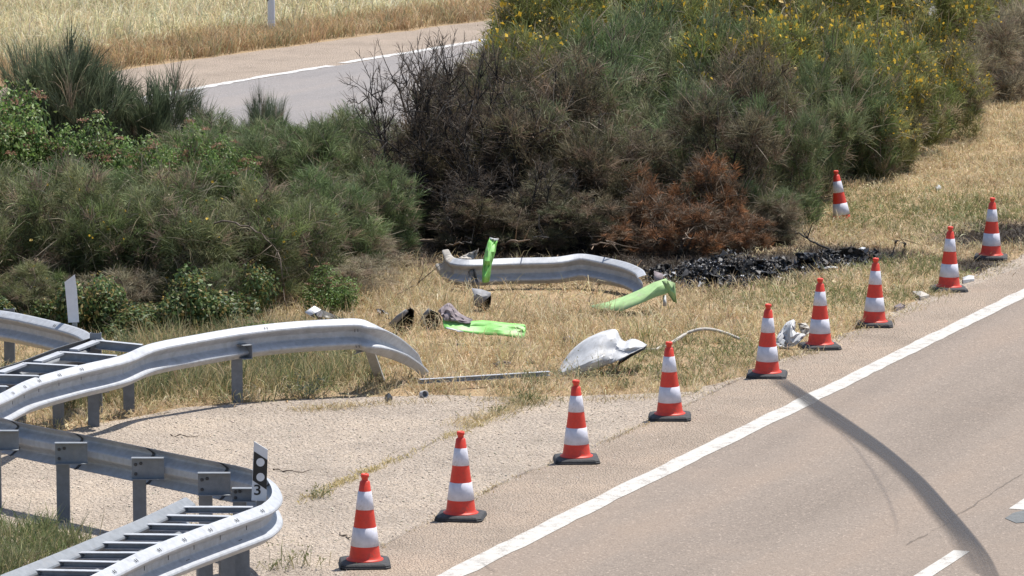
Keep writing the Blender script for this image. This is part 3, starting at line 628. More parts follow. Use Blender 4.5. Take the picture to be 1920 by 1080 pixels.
# fallen branches
def branch(name, px, z, rad, label, seed, mat='wood', twigs=4):
    r = np.random.default_rng(seed); pts = catmull([G(x, y, zz) for (x, y), zz in zip(px, z)], 4); n = len(pts)
    pts = [p + Vector(r.normal(size=3) * .012) for p in pts]
    Pt = [(pts, [rad * (1 - .7 * i / n) for i in range(n)])]
    for k in range(twigs):
        i = r.integers(n // 4, n - 1); d = (pts[i + 1] - pts[i]).normalized(); d2 = Vector(norm(np.array(d) + r.normal(size=3) * .7 + [0, 0, .35])); l = r.uniform(.15, .45)
        Pt.append(([pts[i], pts[i] + d2 * l * .5 + Vector(r.normal(size=3) * .03), pts[i] + d2 * l], [rad * .45, rad * .3, rad * .15]))
    o = link(name, tubes(name, Pt, 6), None, MT[mat]); tag(o, label, 'branch'); return recenter(o)
branch('fallen_branch', [(765, 452), (830, 452), (880, 458), (935, 468)], [.12, .12, .08, .02], .022, 'brown fallen branch lying at the left edge of the burnt shrubs', 1)
branch('fallen_branch', [(1570, 474), (1530, 456), (1500, 440), (1482, 424)], [.04, .10, .12, .14], .016, 'thin grey dead branch reaching up beside the burnt debris', 2, 'char', 6)
branch('fallen_branch', [(905, 440), (950, 405), (990, 375), (1020, 350)], [.0, .25, .4, .55], .022, 'pale scorched branch leaning among the charred shrubs', 3)
branch('fallen_branch', [(945, 455), (985, 440), (1015, 438), (1030, 450)], [.02, .2, .22, .08], .024, 'bleached curved branch at the foot of the charred shrubs', 4)
branch('fallen_branch', [(905, 455), (912, 420), (915, 395)], [.0, .3, .5], .02, 'upright broken brown stem in the burnt patch', 5)
for k in range(9):
    bx0 = 830 + k * 52 + (k * 37) % 23; by0 = 462 - (k * 17) % 14; dx = [40, -30, 55, 25, -45, 60, -20, 48, 35][k]; hh = [.5, .35, .6, .3, .45, .4, .7, .3, .5][k]
    branch('scorched_branch', [(bx0, by0), (bx0 + dx * .5, by0 - 4), (bx0 + dx, by0 - 6)], [.0, hh * .6, hh], .016, ['grey brown', 'black', 'pale brown'][k % 3] + ' broken scorched branch at the foot of the burnt thicket ' + ['by the green strip', 'by the torn rail flap', 'by the torn rail', 'by the rail bulge', 'by the rail end', 'by the folded panel', 'by the rust shrubs', 'under the rust shrubs', 'by the debris trail'][k], 40 + k, ['bark', 'char', 'wood'][k % 3], 3)
branch('fallen_branch', [(690, 560), (760, 545), (800, 520)], [.02, .1, .25], .012, 'slender green grey stem lying across the dry grass', 6, 'bark')
branch('bramble_cane', [(390, 420), (430, 415), (480, 430), (520, 470), (535, 540), (537, 600)], [1.05, 1.2, 1.2, 1.0, .6, .05], .012, 'arching bramble cane hanging over the left thicket', 7, 'bark', 8)
for k, (px, py, h) in enumerate([(1680, 455, .28), (1697, 462, .3)]):
    branch('burnt_stalk', [(px - k * 2, py), (px, py - 3), (px + 2, py - 5)], [0, h * .6, h], .012, ['thin charred stalk beside the blackened stake', 'blackened upright stake in the grass at the end of the debris'][k], 20 + k, 'char', 2)

# ================================================================ BARRIERS
WP = [(0, 0), (.014, .004), (.066, .040), (.078, .050), (.083, .062), (.078, .074), (.066, .084), (.014, .116), (.004, .124), (0, .132), (0, .178), (.004, .186), (.014, .194), (.066, .226), (.078, .236), (.083, .248), (.078, .260), (.066, .270), (.014, .306), (0, .31)]
def wbeam(name, path, side, parent, mat, roll=None, n=12, samp=True, off=0, th=.004, scale=None):
    """sweep the two-wave barrier profile below a path that runs along the top edge; side=+1 faces right of travel"""
    p = catmull(path, n) if samp else [Vector(q) for q in path]; K = len(p); V = []; NP = len(WP)
    for i, q in enumerate(p):
        t = p[min(i + 1, K - 1)] - p[max(i - 1, 0)]; h = Vector((t.x, t.y, 0)).normalized(); nn = Vector((h.y, -h.x, 0)) * side
        ro = roll[min(len(roll) - 1, int(i / (K - 1) * (len(roll) - 1)))] if roll else 0
        if roll:
            x = i / (K - 1) * (len(roll) - 1); a = int(x); b = min(a + 1, len(roll) - 1); ro = roll[a] * (1 - x + a) + roll[b] * (x - a)
        c, s = math.cos(ro), math.sin(ro); up = Vector((0, 0, 1))
        for u, v in WP:
            vv = v - .31; u2 = u + off
            V.append(q + nn * (u2 * c - vv * s) + up * (vv * c + u2 * s))
    fc = [(i * NP + j, i * NP + j + 1, (i + 1) * NP + j + 1, (i + 1) * NP + j) for i in range(K - 1) for j in range(NP - 1)]
    me = mesh(name, V, fc, False); o = link(name, me, parent, mat)
    s = o.modifiers.new('thick', 'SOLIDIFY'); s.thickness = th; s.offset = 0
    return o, p
def box_between(name, a, b, w, h, parent, mat, chan=True, up=Vector((0, 0, 1))):
    """C-channel strut from a to b: web + two flanges"""
    a, b = Vector(a), Vector(b); t = (b - a).normalized(); s = t.cross(up).normalized(); u = s.cross(t).normalized(); th = .006
    bm = bmesh.new()
    def bx(s0, s1, u0, u1):
        vs = [bm.verts.new(p + s * x + u * y) for p in (a, b) for x, y in ((s0, u0), (s1, u0), (s1, u1), (s0, u1))]
        for f in ((0, 1, 2, 3), (7, 6, 5, 4), (0, 4, 5, 1), (1, 5, 6, 2), (2, 6, 7, 3), (3, 7, 4, 0)): bm.faces.new([vs[i] for i in f])
    if chan:
        bx(-w / 2, -w / 2 + th, -h, 0); bx(-w / 2 + th, w / 2, -th, 0); bx(-w / 2 + th, w / 2, -h, -h + th)
    else: bx(-w / 2, w / 2, -h, 0)
    bmesh.ops.recalc_face_normals(bm, faces=bm.faces)
    me = bpy.data.meshes.new(name); bm.to_mesh(me); bm.free(); return link(name, me, parent, mat)
def cpost(name, base, top, parent, mat, rz=0, w=.11, d=.055):
    """C-section post from base to top with a bolt hole plate"""
    base, top = Vector(base), Vector(top); t = (top - base); th = .008; up = t.normalized()
    x = Vector((math.cos(rz), math.sin(rz), 0)); x = (x - up * x.dot(up)).normalized(); y = up.cross(x)
    prof = [(-w / 2, 0), (w / 2, 0), (w / 2, d), (w / 2 - .02, d), (w / 2 - .02, d - th), (w / 2 - th, d - th), (w / 2 - th, th), (-w / 2 + th, th), (-w / 2 + th, d - th), (-w / 2 + .02, d - th), (-w / 2 + .02, d), (-w / 2, d)]
    V = [base + x * a + y * b - up * .1 for a, b in prof] + [top + x * a + y * b for a, b in prof]; n = len(prof)
    f = [(i, (i + 1) % n, n + (i + 1) % n, n + i) for i in range(n)]
    # end cap as convex pieces
    f += [(n + 0, n + 1, n + 6, n + 7), (n + 1, n + 2, n + 5, n + 6), (n + 2, n + 3, n + 4, n + 5), (n + 0, n + 7, n + 8, n + 11), (n + 8, n + 9, n + 10, n + 11)]
    return link(name, mesh(name, V, f), parent, mat)
bolt_me = None
def bolt(pos, nrm, parent, r=.014, name='bolt'):
    global bolt_me
    if bolt_me is None:
        bm = bmesh.new(); bmesh.ops.create_cone(bm, cap_ends=True, segments=8, radius1=1, radius2=.75, depth=.8); bolt_me = bpy.data.meshes.new('bolt'); bm.to_mesh(bolt_me); bm.free(); bolt_me.materials.append(MT['bolt'])
    o = bpy.data.objects.new(name, bolt_me); COL.objects.link(o); o.parent = parent; o.location = pos; o.scale = (r, r, r)
    o.rotation_euler = Vector(nrm).to_track_quat('Z', 'Y').to_euler(); return o
slot_me = mesh('slot', [(x, y, z) for z in (0, .003) for x, y in ((-.5, -.5), (.5, -.5), (.5, .5), (-.5, .5))], [(3, 2, 1, 0), (4, 5, 6, 7), (0, 1, 5, 4), (1, 2, 6, 5), (2, 3, 7, 6), (3, 0, 4, 7)])
slot_me.materials.append(MT['bolt'])
def along(p, s):
    """point and horizontal tangent at arc length s of a path"""
    for i in range(len(p) - 1):
        l = (p[i + 1] - p[i]).length
        if s <= l: return p[i].lerp(p[i + 1], s / l), (p[i + 1] - p[i]).normalized()
        s -= l
    return p[-1], (p[-1] - p[-2]).normalized()
def slots(path, side, parent, start, step, n, uv=((.056, -.027, .55),), sz=(.007, .03), pair=.032):
    for k in range(n):
        q, t = along(path, start + k * step); h = Vector((t.x, t.y, 0)).normalized(); nn = Vector((h.y, -h.x, 0)) * side
        for e in (-.5, .5):
            for u, v, tilt in uv:
                o = bpy.data.objects.new('bolt_slot', slot_me); COL.objects.link(o); o.parent = parent
                zz = (nn * (1 - tilt) + Vector((0, 0, tilt))).normalized(); o.location = q + h * pair * e + nn * u + Vector((0, 0, v)) + zz * .0035
                yy = (Vector((0, 0, 1)) - zz * zz.z).normalized(); xx = yy.cross(zz)
                o.rotation_euler = Matrix((xx, yy, zz)).transposed().to_euler(); o.scale = (sz[0], sz[1], 1)

# ---- lower barrier: U-shaped nose with an inner rail and a ladder of struts
ZT = .75
lb = empty('guardrail', G(500, 1000)); tag(lb, 'galvanised barrier nose with rounded end, ladder struts and the numbered plate', 'guardrail')
def keep(o, par):                          # the empty carries the parent inverse so children keep world positions
    pass
lb.location = (0, 0, 0)
Dp = [G(x, y, ZT) for x, y in [(-160, 756), (-60, 772), (0, 783), (44, 794), (175, 819), (320, 849), (445, 874)]]
Np = [G(x, y, ZT) for x, y in [(478, 884), (498, 897), (509, 915), (508, 930), (495, 943)]]
Ep = [G(x, y, ZT) for x, y in [(474, 953), (356, 996), (267, 1032), (178, 1076), (90, 1120), (0, 1160), (-100, 1200)]]
rail, rp = wbeam('rail_beam', Dp + Np + Ep, -1, lb, MT['galv'])
def dist_at(path, pt):
    s = 0; best = (1e9, 0)
    for i in range(len(path) - 1):
        d = (path[i] - pt).length
        if d < best[0]: best = (d, s)
        s += (path[i + 1] - path[i]).length
    return best[1]
sE = dist_at(rp, Ep[0]); slots(rp, -1, rail, sE - .05, .42, 8)
slots(rp, -1, rail, sE + .2, .42, 7, ((.045, -.115, .0), ), (.006, .035), .0001)
slots(rp, -1, rail, sE + .3, .84, 4, ((.045, -.195, .35), ), (.03, .006), .02)
Fp = [G(x, y, ZT) for x, y in [(345, 934), (341, 936), (258, 975), (175, 1009), (92, 1043), (0, 1079), (-80, 1108), (-160, 1138)]]
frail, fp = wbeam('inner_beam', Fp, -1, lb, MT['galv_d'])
zz2 = lambda x, y: (x / 3.374, 760 + y / 3.374)
for a, b in [((1130, 640), (1590, 641)), ((1010, 692), (1450, 700)), ((890, 748), (1320, 757)), ((740, 812), (1180, 818)), ((610, 865), (1050, 870)), ((460, 928), (930, 930)), ((325, 980), (790, 990)), ((180, 1037), (660, 1046)), ((40, 1098), (520, 1108))]:
    s_ = box_between('strut', G(*zz2(*a), .715), G(*zz2(b[0] + 10, b[1]), .715), .06, .048, lb, MT['galv'])
    bm_ = G(*zz2(a[0] - 8, a[1] + 14), .70); bolt(bm_, (0, 0, 1), s_, .016)
    # bracket plate where the strut meets the inner rail
    pa = G(*zz2(*a), .712); pb = G(*zz2(a[0] - 95, a[1] + 42), .712); box_between('bracket', pb, pa + Vector((.02, 0, 0)), .09, .02, lb, MT['galv'], False)
# spacers, straps and posts of the long back run
for (x0, y0, x1, y1), ph in [((-90, 160, 115, 285), False), ((345, 237, 550, 372), True), ((830, 332, 1035, 470), True), ((1250, 427, 1456, 570), True), ((1466, 524, 1640, 610), True)]:
    c = zz2((x0 + x1) / 2, y0); d0 = G(*c, .71); Y = d0.y
    a = P(*zz2(x0, y0), Y); w_ = P(*zz2(x1, y0), Y).x - a.x; hh = a.z - P(*zz2(x0, y1), Y).z
    tl = Vector((a.x, Y - .02, a.z)); bm = bmesh.new()
    def bx(x0_, x1_, y0_, y1_, z0_, z1_):
        vs = [bm.verts.new((x, y, z)) for z in (z0_, z1_) for x, y in ((x0_, y0_), (x1_, y0_), (x1_, y1_), (x0_, y1_))]
        for f in ((3, 2, 1, 0), (4, 5, 6, 7), (0, 1, 5, 4), (1, 2, 6, 5), (2, 3, 7, 6), (3, 0, 4, 7)): bm.faces.new([vs[i] for i in f])
    x_, z_ = tl.x, tl.z
    bx(x_, x_ + w_, Y + .04, Y + .046, z_ - hh, z_); bx(x_, x_ + w_, Y - .02, Y + .04, z_ - .006, z_); bx(x_, x_ + w_, Y - .02, Y + .04, z_ - hh, z_ - hh + .006)
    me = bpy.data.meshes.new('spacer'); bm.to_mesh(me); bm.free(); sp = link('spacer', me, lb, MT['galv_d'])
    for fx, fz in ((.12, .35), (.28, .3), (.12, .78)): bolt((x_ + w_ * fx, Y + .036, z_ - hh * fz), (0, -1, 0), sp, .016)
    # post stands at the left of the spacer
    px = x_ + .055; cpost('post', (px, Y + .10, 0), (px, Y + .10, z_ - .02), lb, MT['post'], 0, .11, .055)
    # dark strap following the back of the rail
    s0 = dist_at(rp, Vector((x_ + w_ + .02, Y + .4, ZT))); q0, t0 = along(rp, max(0, s0)); q1, t1 = along(rp, s0 + .03)
    wbeam('strap', [q0, q1], -1, lb, MT['bolt'], samp=False, off=-.010)
# posts under the nose and front run
for x, y in [(455, 1100), (428, 1108), (386, 1108), (300, 1150)]:
    q = G(x, y, 0); cpost('post', q, (q.x, q.y, .52), lb, MT['post'], .35, .12, .06)
# ---- upper barrier: far run, inner rail, ladder and the bent front rail
ub = empty('guardrail'); tag(ub, 'damaged galvanised barrier with ladder struts and a bent down free end', 'guardrail')
Ap = [G(x, y, ZT) for x, y in [(-150, 566), (-70, 573), (0, 582), (42, 589), (112, 605), (155, 618), (178, 632)]]
far, ap = wbeam('rail_beam', Ap, 1, ub, MT['galv'])
slots(ap, 1, far, dist_at(ap, Ap[4]), .4, 1)
Bp = [G(x, y, ZT) for x, y in [(183, 630), (180, 631), (112, 651), (39, 678), (0, 690), (-80, 716)]]
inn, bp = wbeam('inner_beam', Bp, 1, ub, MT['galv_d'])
z1 = lambda x, y: (x / 3.556, 500 + y / 3.556)
Cp = [G(x, y, z) for x, y, z in [(-160, 800, .69), (-70, 768, .69), (0, 738, .69), (56, 711, .69), (141, 687, .70), (225, 667, .71), (281, 645, .73), (366, 628, .75), (450, 614, .76), (540, 604, .76), (620, 599, .77), (672, 598, .76), (700, 608, .70), (735, 631, .50), (768, 661, .28), (792, 694, .08)]]
front, cp = wbeam('rail_beam', Cp, 1, ub, MT['galv'], [0] * 12 + [.15, .45, .6, .65])
front['label'] = 'front rail kinked and bent down to the ground at its free end'
s0 = dist_at(cp, Cp[2]); slots(cp, 1, front, s0 + .2, .36, 5); slots(cp, 1, front, s0 + .2, .36, 5, ((.045, -.115, 0),), (.006, .03), .0001); slots(cp, 1, front, dist_at(cp, Cp[9]) - .3, .5, 1); slots(cp, 1, front, dist_at(cp, Cp[11]) - .04, .5, 1, ((.045, -.115, 0), (.08, -.27, .3)))
for a, b in [((640, 488), (960, 515)), ((400, 566), (790, 588)), ((150, 640), (530, 656)), ((-70, 718), (270, 722)), ((-250, 790), (60, 792))]:
    s_ = box_between('strut', G(*z1(*a), .74), G(*z1(b[0] - 10, b[1] + 4), .70), .07, .085, ub, MT['galv']); bolt(G(*z1(a[0] + 12, a[1]), .735), (0, 0, 1), s_, .014)
    pa = G(*z1(*a), .735); pb = G(*z1(a[0] - 150, a[1] + 62), .735); box_between('bracket', pb, pa + Vector((.02, 0, 0)), .09, .02, ub, MT['galv'], False)
for (x, y), zt in [((39, 797), .5), ((110, 806), .5), ((176, 801), .5), ((242, 776), .55), ((445, 755), .6), ((-40, 820), .5)]:
    q = G(x, y); cpost('post', q, (q.x, q.y, zt), ub, MT['post'], .1)
    box_between('spacer', (q.x, q.y + .03, zt + .0), (q.x + .12, q.y - .16, zt + .0), .1, .14, ub, MT['galv_d'])
o = P(494, 635, 43.4); box_between('spacer', (o.x, 43.35, o.z), (o.x + .004, 43.22, o.z - .01), .06, .12, ub, MT['galv'], False)
q = G(178, 630, .78); cpost('post', (q.x, q.y + .05, 0), (q.x, q.y + .05, .80), ub, MT['post'], 0)
for x, y in ((18, 690), (-60, 680)): q = G(x, y); cpost('post', q, (q.x, q.y, .62), ub, MT['post'], .0)
lean_t = P(688, 645, 43.7); lean_b = G(713, 716); pl = cpost('post', lean_b, lean_t, ub, MT['galv'], .2, .09, .05); pl['label'] = 'bent post leaning under the kinked rail end'
box_between('spacer', lean_t + Vector((-.14, .05, -.03)), lean_t + Vector((.05, 0, .03)), .09, .08, ub, MT['dust'])

# ---- torn-off rail in front of the burnt shrubs
tr = empty('torn_rail'); tag(tr, 'torn off galvanised rail section lying before the charred shrubs', 'guardrail')
Gp = [G(x, y, z) for x, y, z in [(852, 484, .36), (880, 487, .36), (960, 484, .36), (1040, 482, .37), (1088, 476, .40), (1130, 482, .38), (1175, 492, .36), (1204, 505, .34), (1212, 516, .33)]]
wbeam('rail_beam', Gp, 1, tr, MT['galv'], [0, 0, -.08, -.05, .12, .1, .05, .15, .3])
wbeam('bent_flap', [P(841, 468, 51.35), P(848, 480, 51.3), P(856, 485, 51.2)], 1, tr, MT['dust'], [.6, .3, 0], n=4)
def panel(name, rows, Y0, mat, parent=None, th=.006, sub=1, crumple=1.0, ref=3):
    """thin crumpled piece: rows of (pixel x, pixel y, metres nearer or farther) at distance Y0"""
    r_ = np.random.default_rng(abs(hash((len(rows), rows[0][0][0], rows[0][0][1]))) % 99991)
    a = np.array(rows, float)
    if not sub: ref = 1
    def refine(q, k):
        n = len(q); t = np.linspace(0, n - 1, (n - 1) * k + 1); i = np.minimum(t.astype(int), n - 2); f = (t - i)
        p = np.concatenate([[2 * q[0] - q[1]], q, [2 * q[-1] - q[-2]]]); f = f.reshape(-1, *([1] * (q.ndim - 1)))
        A, B_, C_, D_ = p[i], p[i + 1], p[i + 2], p[i + 3]
        return .5 * (2 * B_ + (C_ - A) * f + (2 * A - 5 * B_ + 4 * C_ - D_) * f * f + (3 * B_ - A - 3 * C_ + D_) * f ** 3)
    if ref > 1: a = refine(a, ref); a = refine(a.transpose(1, 0, 2), ref).transpose(1, 0, 2)
    a = a + r_.normal(size=a.shape) * np.array([.55, .45, .018]) * crumple
    V = [P(x, y, Y0 + dy) for row in a for x, y, dy in row]; n = a.shape[1]
    f = []
    for i in range(a.shape[0] - 1):
        for j in range(n - 1):
            q = (i * n + j, i * n + j + 1, (i + 1) * n + j + 1, (i + 1) * n + j)
            f += [(q[0], q[1], q[2]), (q[0], q[2], q[3])] if (i + j) % 2 else [(q[0], q[1], q[3]), (q[1], q[2], q[3])]
    me = mesh(name, V, f, True); me.set_sharp_from_angle(angle=R(32))
    o = link(name, me, parent, mat); s = o.modifiers.new('thick', 'SOLIDIFY'); s.thickness = th; s.offset = 0
    return o
panel('torn_flap', [[(858, 484, 0), (880, 474, .1), (895, 468, .05), (897, 465, -.05)], [(870, 487, 0), (885, 486, .05), (892, 484, .05), (894, 480, .0)]], 51.25, MT['dust'], tr)

# ================================================================ DELINEATORS
def plate(name, corners, Y, dy, mat, parent, th=.012):
    a = [P(x, y, Y) for x, y in corners]; a = [v + Vector((0, dy, 0)) for v in a]; b = [v + Vector((0, th, 0)) for v in a]; n = len(a)
    f = [tuple(range(n)), tuple(reversed(range(n, 2 * n)))] + [(i, n + i, n + (i + 1) % n, (i + 1) % n) for i in range(n)]
    me = mesh(name, a + b, f); bm = bmesh.new(); bm.from_mesh(me); bmesh.ops.recalc_face_normals(bm, faces=bm.faces); bm.to_mesh(me); bm.free()
    return link(name, me, parent, mat)
z5 = lambda x, y: (440 + x / 5.683, 810 + y / 5.683)
YD = G(485, 940, .72).y
dl = empty('delineator'); tag(dl, 'black and white reflector plate numbered 3 on the barrier nose', 'delineator')
plate('plate', [z5(*p) for p in ((205, 100), (352, 190), (336, 735), (178, 730))], YD, 0, MT['plategrey'], dl)
plate('black_band', [z5(*p) for p in ((206, 205), (351, 298), (340, 614), (192, 515))], YD, -.003, MT['plateblack'], dl, .0025)
for cx, cy in ((275, 322), (275, 480)):
    plate('reflector', [z5(cx + 44 * math.cos(t * 2 * math.pi / 24), cy + 45 * math.sin(t * 2 * math.pi / 24)) for t in range(24)], YD, -.005, MT['plategrey'], dl, .0018)
fc = bpy.data.curves.new('number', 'FONT'); fc.body = '3'; fc.size = 1; fc.align_x = 'CENTER'; fc.align_y = 'CENTER'; fc.extrude = .01; fc.offset = .012
fo = bpy.data.objects.new('tmp', fc); COL.objects.link(fo); bpy.context.view_layer.update()
me3 = bpy.data.meshes.new_from_object(fo.evaluated_get(bpy.context.evaluated_depsgraph_get())); bpy.data.objects.remove(fo)
me3.materials.clear(); n3 = link('number', me3, dl, MT['plateblack']); c3 = P(*z5(243, 622), YD); n3.location = c3 + Vector((0, -.003, 0)); n3.rotation_euler = (R(90), 0, 0); n3.scale = (.135, .115, .1)
cpost('bracket', P(488, 955, YD) + Vector((0, .02, 0)), P(488, 925, YD) + Vector((0, .02, 0)), dl, MT['galv_d'], 0, .06, .03)
YB = G(135, 606, .75).y + .05
db = empty('delineator'); tag(db, 'plain white back of a reflector plate on the far barrier run', 'delineator')
plate('plate', [(121, 529), (140, 515), (144, 545), (148, 604), (128, 605), (125, 570)], YB, 0, MT['plate'], db)
cpost('bracket', P(139, 622, YB) + Vector((0, .03, 0)), P(139, 596, YB) + Vector((0, .03, 0)), db, MT['galv_d'], 0, .05, .03)
YC = G(600, 660, 0).y + 1.5
dc = empty('delineator'); tag(dc, 'knocked over black and white reflector plate behind the bent rail', 'delineator')
def tilt(c, w=0): return [(x, y) for x, y in c]
panel('plate', [[(570, 586, -.05), (590, 573, .06)], [(583, 593, -.05), (602, 581, .06)], [(628, 615, -.05), (650, 603, .06)]], YC, MT['plate'], dc, .01, 0)
panel('black_band', [[(583, 592, -.07), (603, 579.5, .04)], [(625, 612, -.07), (648, 600, .04)]], YC - .01, MT['plateblack'], dc, .003, 0)
plate('reflector', [(600 + 6.5 * math.cos(t * .2618), 589 + 5.5 * math.sin(t * .2618)) for t in range(24)], YC - .08, 0, MT['plate'], dc, .003)
cpost('bracket', G(640, 668), P(640, 605, YC), dc, MT['galv_d'], 0, .05, .03)
# far road marker post
fm = empty('marker_post', G(509, 70)); tag(fm, 'white roadside marker post standing beside the far road', 'marker post')
bm = bmesh.new()
for z, w_ in ((-.05, .075), (1.0, .07), (1.05, .07)):
    pass
V = []; 
for z, w_, dpt in ((-.05, .075, .05), (1.02, .07, .048)):
    for k in range(12): a = k * math.pi / 6; V.append((w_ * math.cos(a), dpt * math.sin(a), z + (.10 * math.cos(a) if z > .5 else 0)))
bm.free()
link('shaft', mesh('shaft', V, [(i, (i + 1) % 12, 12 + (i + 1) % 12, 12 + i) for i in range(12)] + [tuple(range(12, 24))], False), fm, MT['plate'])
V = [(.079 * math.cos(k * math.pi / 6), .054 * math.sin(k * math.pi / 6), z + (.1 * math.cos(k * math.pi / 6))) for z in (.80, .96) for k in range(12)]
link('black_band', mesh('black_band', V, [(i, (i + 1) % 12, 12 + (i + 1) % 12, 12 + i) for i in range(12)]), fm, MT['plateblack'])

# ================================================================ TRAFFIC CONES
def lathe(name, prof, seg=40):
    V = [(r_ * math.cos(2 * math.pi * k / seg), r_ * math.sin(2 * math.pi * k / seg), z) for r_, z in prof for k in range(seg)]
    f = [(i * seg + k, i * seg + (k + 1) % seg, (i + 1) * seg + (k + 1) % seg, (i + 1) * seg + k) for i in range(len(prof) - 1) for k in range(seg)]
    return mesh(name, V, f, True)
Z0, ZB = .045, .72
def cr(z): return .128 + (.036 - .128) * (z - .06) / (ZB - .06)
body_me = lathe('cone_body', [(.150, Z0 - .004), (.151, Z0 + .006), (.138, Z0 + .011), (.130, Z0 + .02), (cr(.08), .08), (cr(.3), .3), (cr(.5), .5), (cr(.685), .685), (.035, .690), (.026, .696), (.026, .715), (.033, .722), (.035, .735), (.031, .748), (.020, .752), (.018, .74), (.0, .735)])
body_me.materials.append(MT['red'])
zf = lambda t: Z0 + t * .705
band_me = []
for a, b in ((.167, .383), (.589, .80)):
    z0, z1_ = zf(a), zf(b); m_ = lathe('reflective_band', [(cr(z0) + .0005, z0), (cr(z0) + .003, z0 + .001), (cr((z0 + z1_) / 2) + .003, (z0 + z1_) / 2), (cr(z1_) + .003, z1_ - .001), (cr(z1_) + .0005, z1_)]); m_.materials.append(MT['refl']); band_me.append(m_)
bm = bmesh.new(); ring = []
oct_ = lambda s, c: [(s, s - c), (s - c, s), (c - s, s), (-s, s - c), (-s, c - s), (c - s, -s), (s - c, -s), (s, c - s)]
lev = [(.205, .04, 0), (.207, .04, .012), (.200, .04, .020), (.202, .04, .026), (.192, .04, .038), (.17, .05, .044), (.148, .06, .046)]
rows = [[bm.verts.new((x, y, z)) for x, y in oct_(s, c)] for s, c, z in lev]
for a, b in zip(rows, rows[1:]):
    for k in range(8): bm.faces.new((a[k], a[(k + 1) % 8], b[(k + 1) % 8], b[k]))
bm.faces.new(rows[-1]); bm.faces.new(rows[0][::-1]); base_me = bpy.data.meshes.new('base'); bm.to_mesh(base_me); bm.free(); base_me.materials.append(MT['rubber'])
def cone(px, py, label, rz=0, lean=None, z=.009, s=1.0):
    c = G(px, py - 3, z); q_ = random.Random(px)
    if lean is None: lean = (R(q_.uniform(-1.3, 1.3)), R(q_.uniform(-1.3, 1.3)))
    o = empty('traffic_cone', c); o.rotation_euler = (lean[0], lean[1], R(rz)); o.scale = (s, s, s); tag(o, label, 'traffic cone', 'traffic cones beside the road')
    for nm, me in (('base', base_me), ('cone_body', body_me), ('reflective_band', band_me[0]), ('reflective_band', band_me[1])): link(nm, me, o)
    return o
for a in [(684, 1062, 'red and white traffic cone standing closest to the numbered reflector plate', 4), (864, 974, 'second traffic cone in the row counted from the numbered plate', -7), (1081, 867, 'third traffic cone in the row counted from the numbered plate', 3),
          (1256, 787, 'traffic cone in the row standing just past the white crumpled panel', -2), (1438, 708, 'traffic cone standing where the dark skid mark leaves the road', -6), (1537, 655, 'traffic cone right beside the crumpled white plastic sheet', 8),
          (1639, 613, 'traffic cone between the plastic sheet and the flat white strip', -4), (1779, 547, 'traffic cone with a flat white strip beside its base', 3), (1858, 487, 'last traffic cone of the row, its foot sunk in singed grass', -8)]:
    cone(*a)
cone(1580, 428, 'leaning traffic cone half buried in dry grass by the shrubs', 10, (R(-3), R(-7)), -.10, 1.)

# ================================================================ WRECKAGE
def thing(o, label, cat, group=None): tag(o, label, cat, group); return o
# torn green pieces
g1 = empty('green_panel'); thing(g1, 'lime green torn strip standing upright against the torn rail', 'debris')
Y1 = G(910, 552).y
panel('strip', [[(918, 447, .25), (926, 450, .20), (934, 450, .25)], [(910, 470, .12), (918, 472, .05), (929, 472, .12)], [(905, 497, .05), (912, 499, -.02), (922, 497, .05)], [(904, 528, 0), (909, 530, -.05), (918, 528, 0)]], Y1, MT['green'], g1)
panel('torn_edge', [[(918, 444, .25), (926, 447, .2), (935, 447, .25)], [(919, 450, .245), (926, 453, .195), (933, 453, .245)]], Y1 - .01, MT['white'], g1, .005, 0)
g2 = empty('green_panel'); thing(g2, 'long flat lime green strip with torn grey lining lying in dry grass', 'debris')
Y2 = G(900, 645).y
panel('strip', [[(830, 597, .05), (868, 603, .06), (905, 601, .07), (945, 605, .06), (980, 608, .06), (985, 612, .05)], [(830, 606, 0), (865, 611, -.02), (905, 612, 0), (945, 616, -.03), (980, 618, 0), (986, 621, 0)], [(834, 616, -.1), (868, 622, -.1), (905, 627, -.1), (945, 630, -.12), (975, 634, -.1), (983, 634, -.1)]], Y2, MT['green'], g2, crumple=.35)
panel('lining', [[(822, 583, .1), (838, 569, .15), (848, 572, .12), (862, 588, .12), (885, 598, .1)], [(828, 592, .05), (836, 586, .05), (846, 590, .03), (862, 598, .04), (885, 603, .06)], [(832, 600, 0), (838, 602, 0), (848, 602, 0), (862, 605, 0), (880, 607, .02)]], Y2, MT['mauve'], g2)
panel('torn_edge', [[(836, 613, -.13), (848, 616, -.14), (858, 618, -.14), (870, 621, -.13)], [(838, 617, -.14), (848, 619, -.15), (858, 622, -.15), (868, 623, -.14)]], Y2, MT['white'], g2, .004, 0)
g3 = empty('green_panel'); thing(g3, 'folded pale lime panel lying at the end of the torn rail', 'debris')
Y3 = G(1180, 592).y
panel('sheet', [[(1105, 573, .3), (1140, 566, .35), (1170, 556, .35), (1200, 543, .35), (1225, 530, .35), (1248, 523, .3)], [(1115, 578, .1), (1145, 572, .12), (1178, 564, .1), (1208, 552, .12), (1232, 538, .1), (1255, 530, .1)], [(1125, 582, 0), (1150, 582, -.05), (1165, 583, -.05), (1200, 570, -.02), (1230, 556, 0), (1258, 548, 0)]], Y3, MT['greenp'], g3, sub=0)
panel('flap', [[(1240, 526, .1), (1252, 525, .05), (1264, 530, .0)], [(1250, 545, .06), (1258, 545, 0), (1267, 552, -.04)], [(1262, 565, 0), (1265, 566, 0), (1269, 569, -.05)]], Y3, MT['greenp'], g3, sub=0)
panel('shard', [[(1243, 555, 0), (1248, 553, 0)], [(1245, 575, -.05), (1250, 574, -.05)]], Y3 + .1, MT['white'], g3, .005, 0)
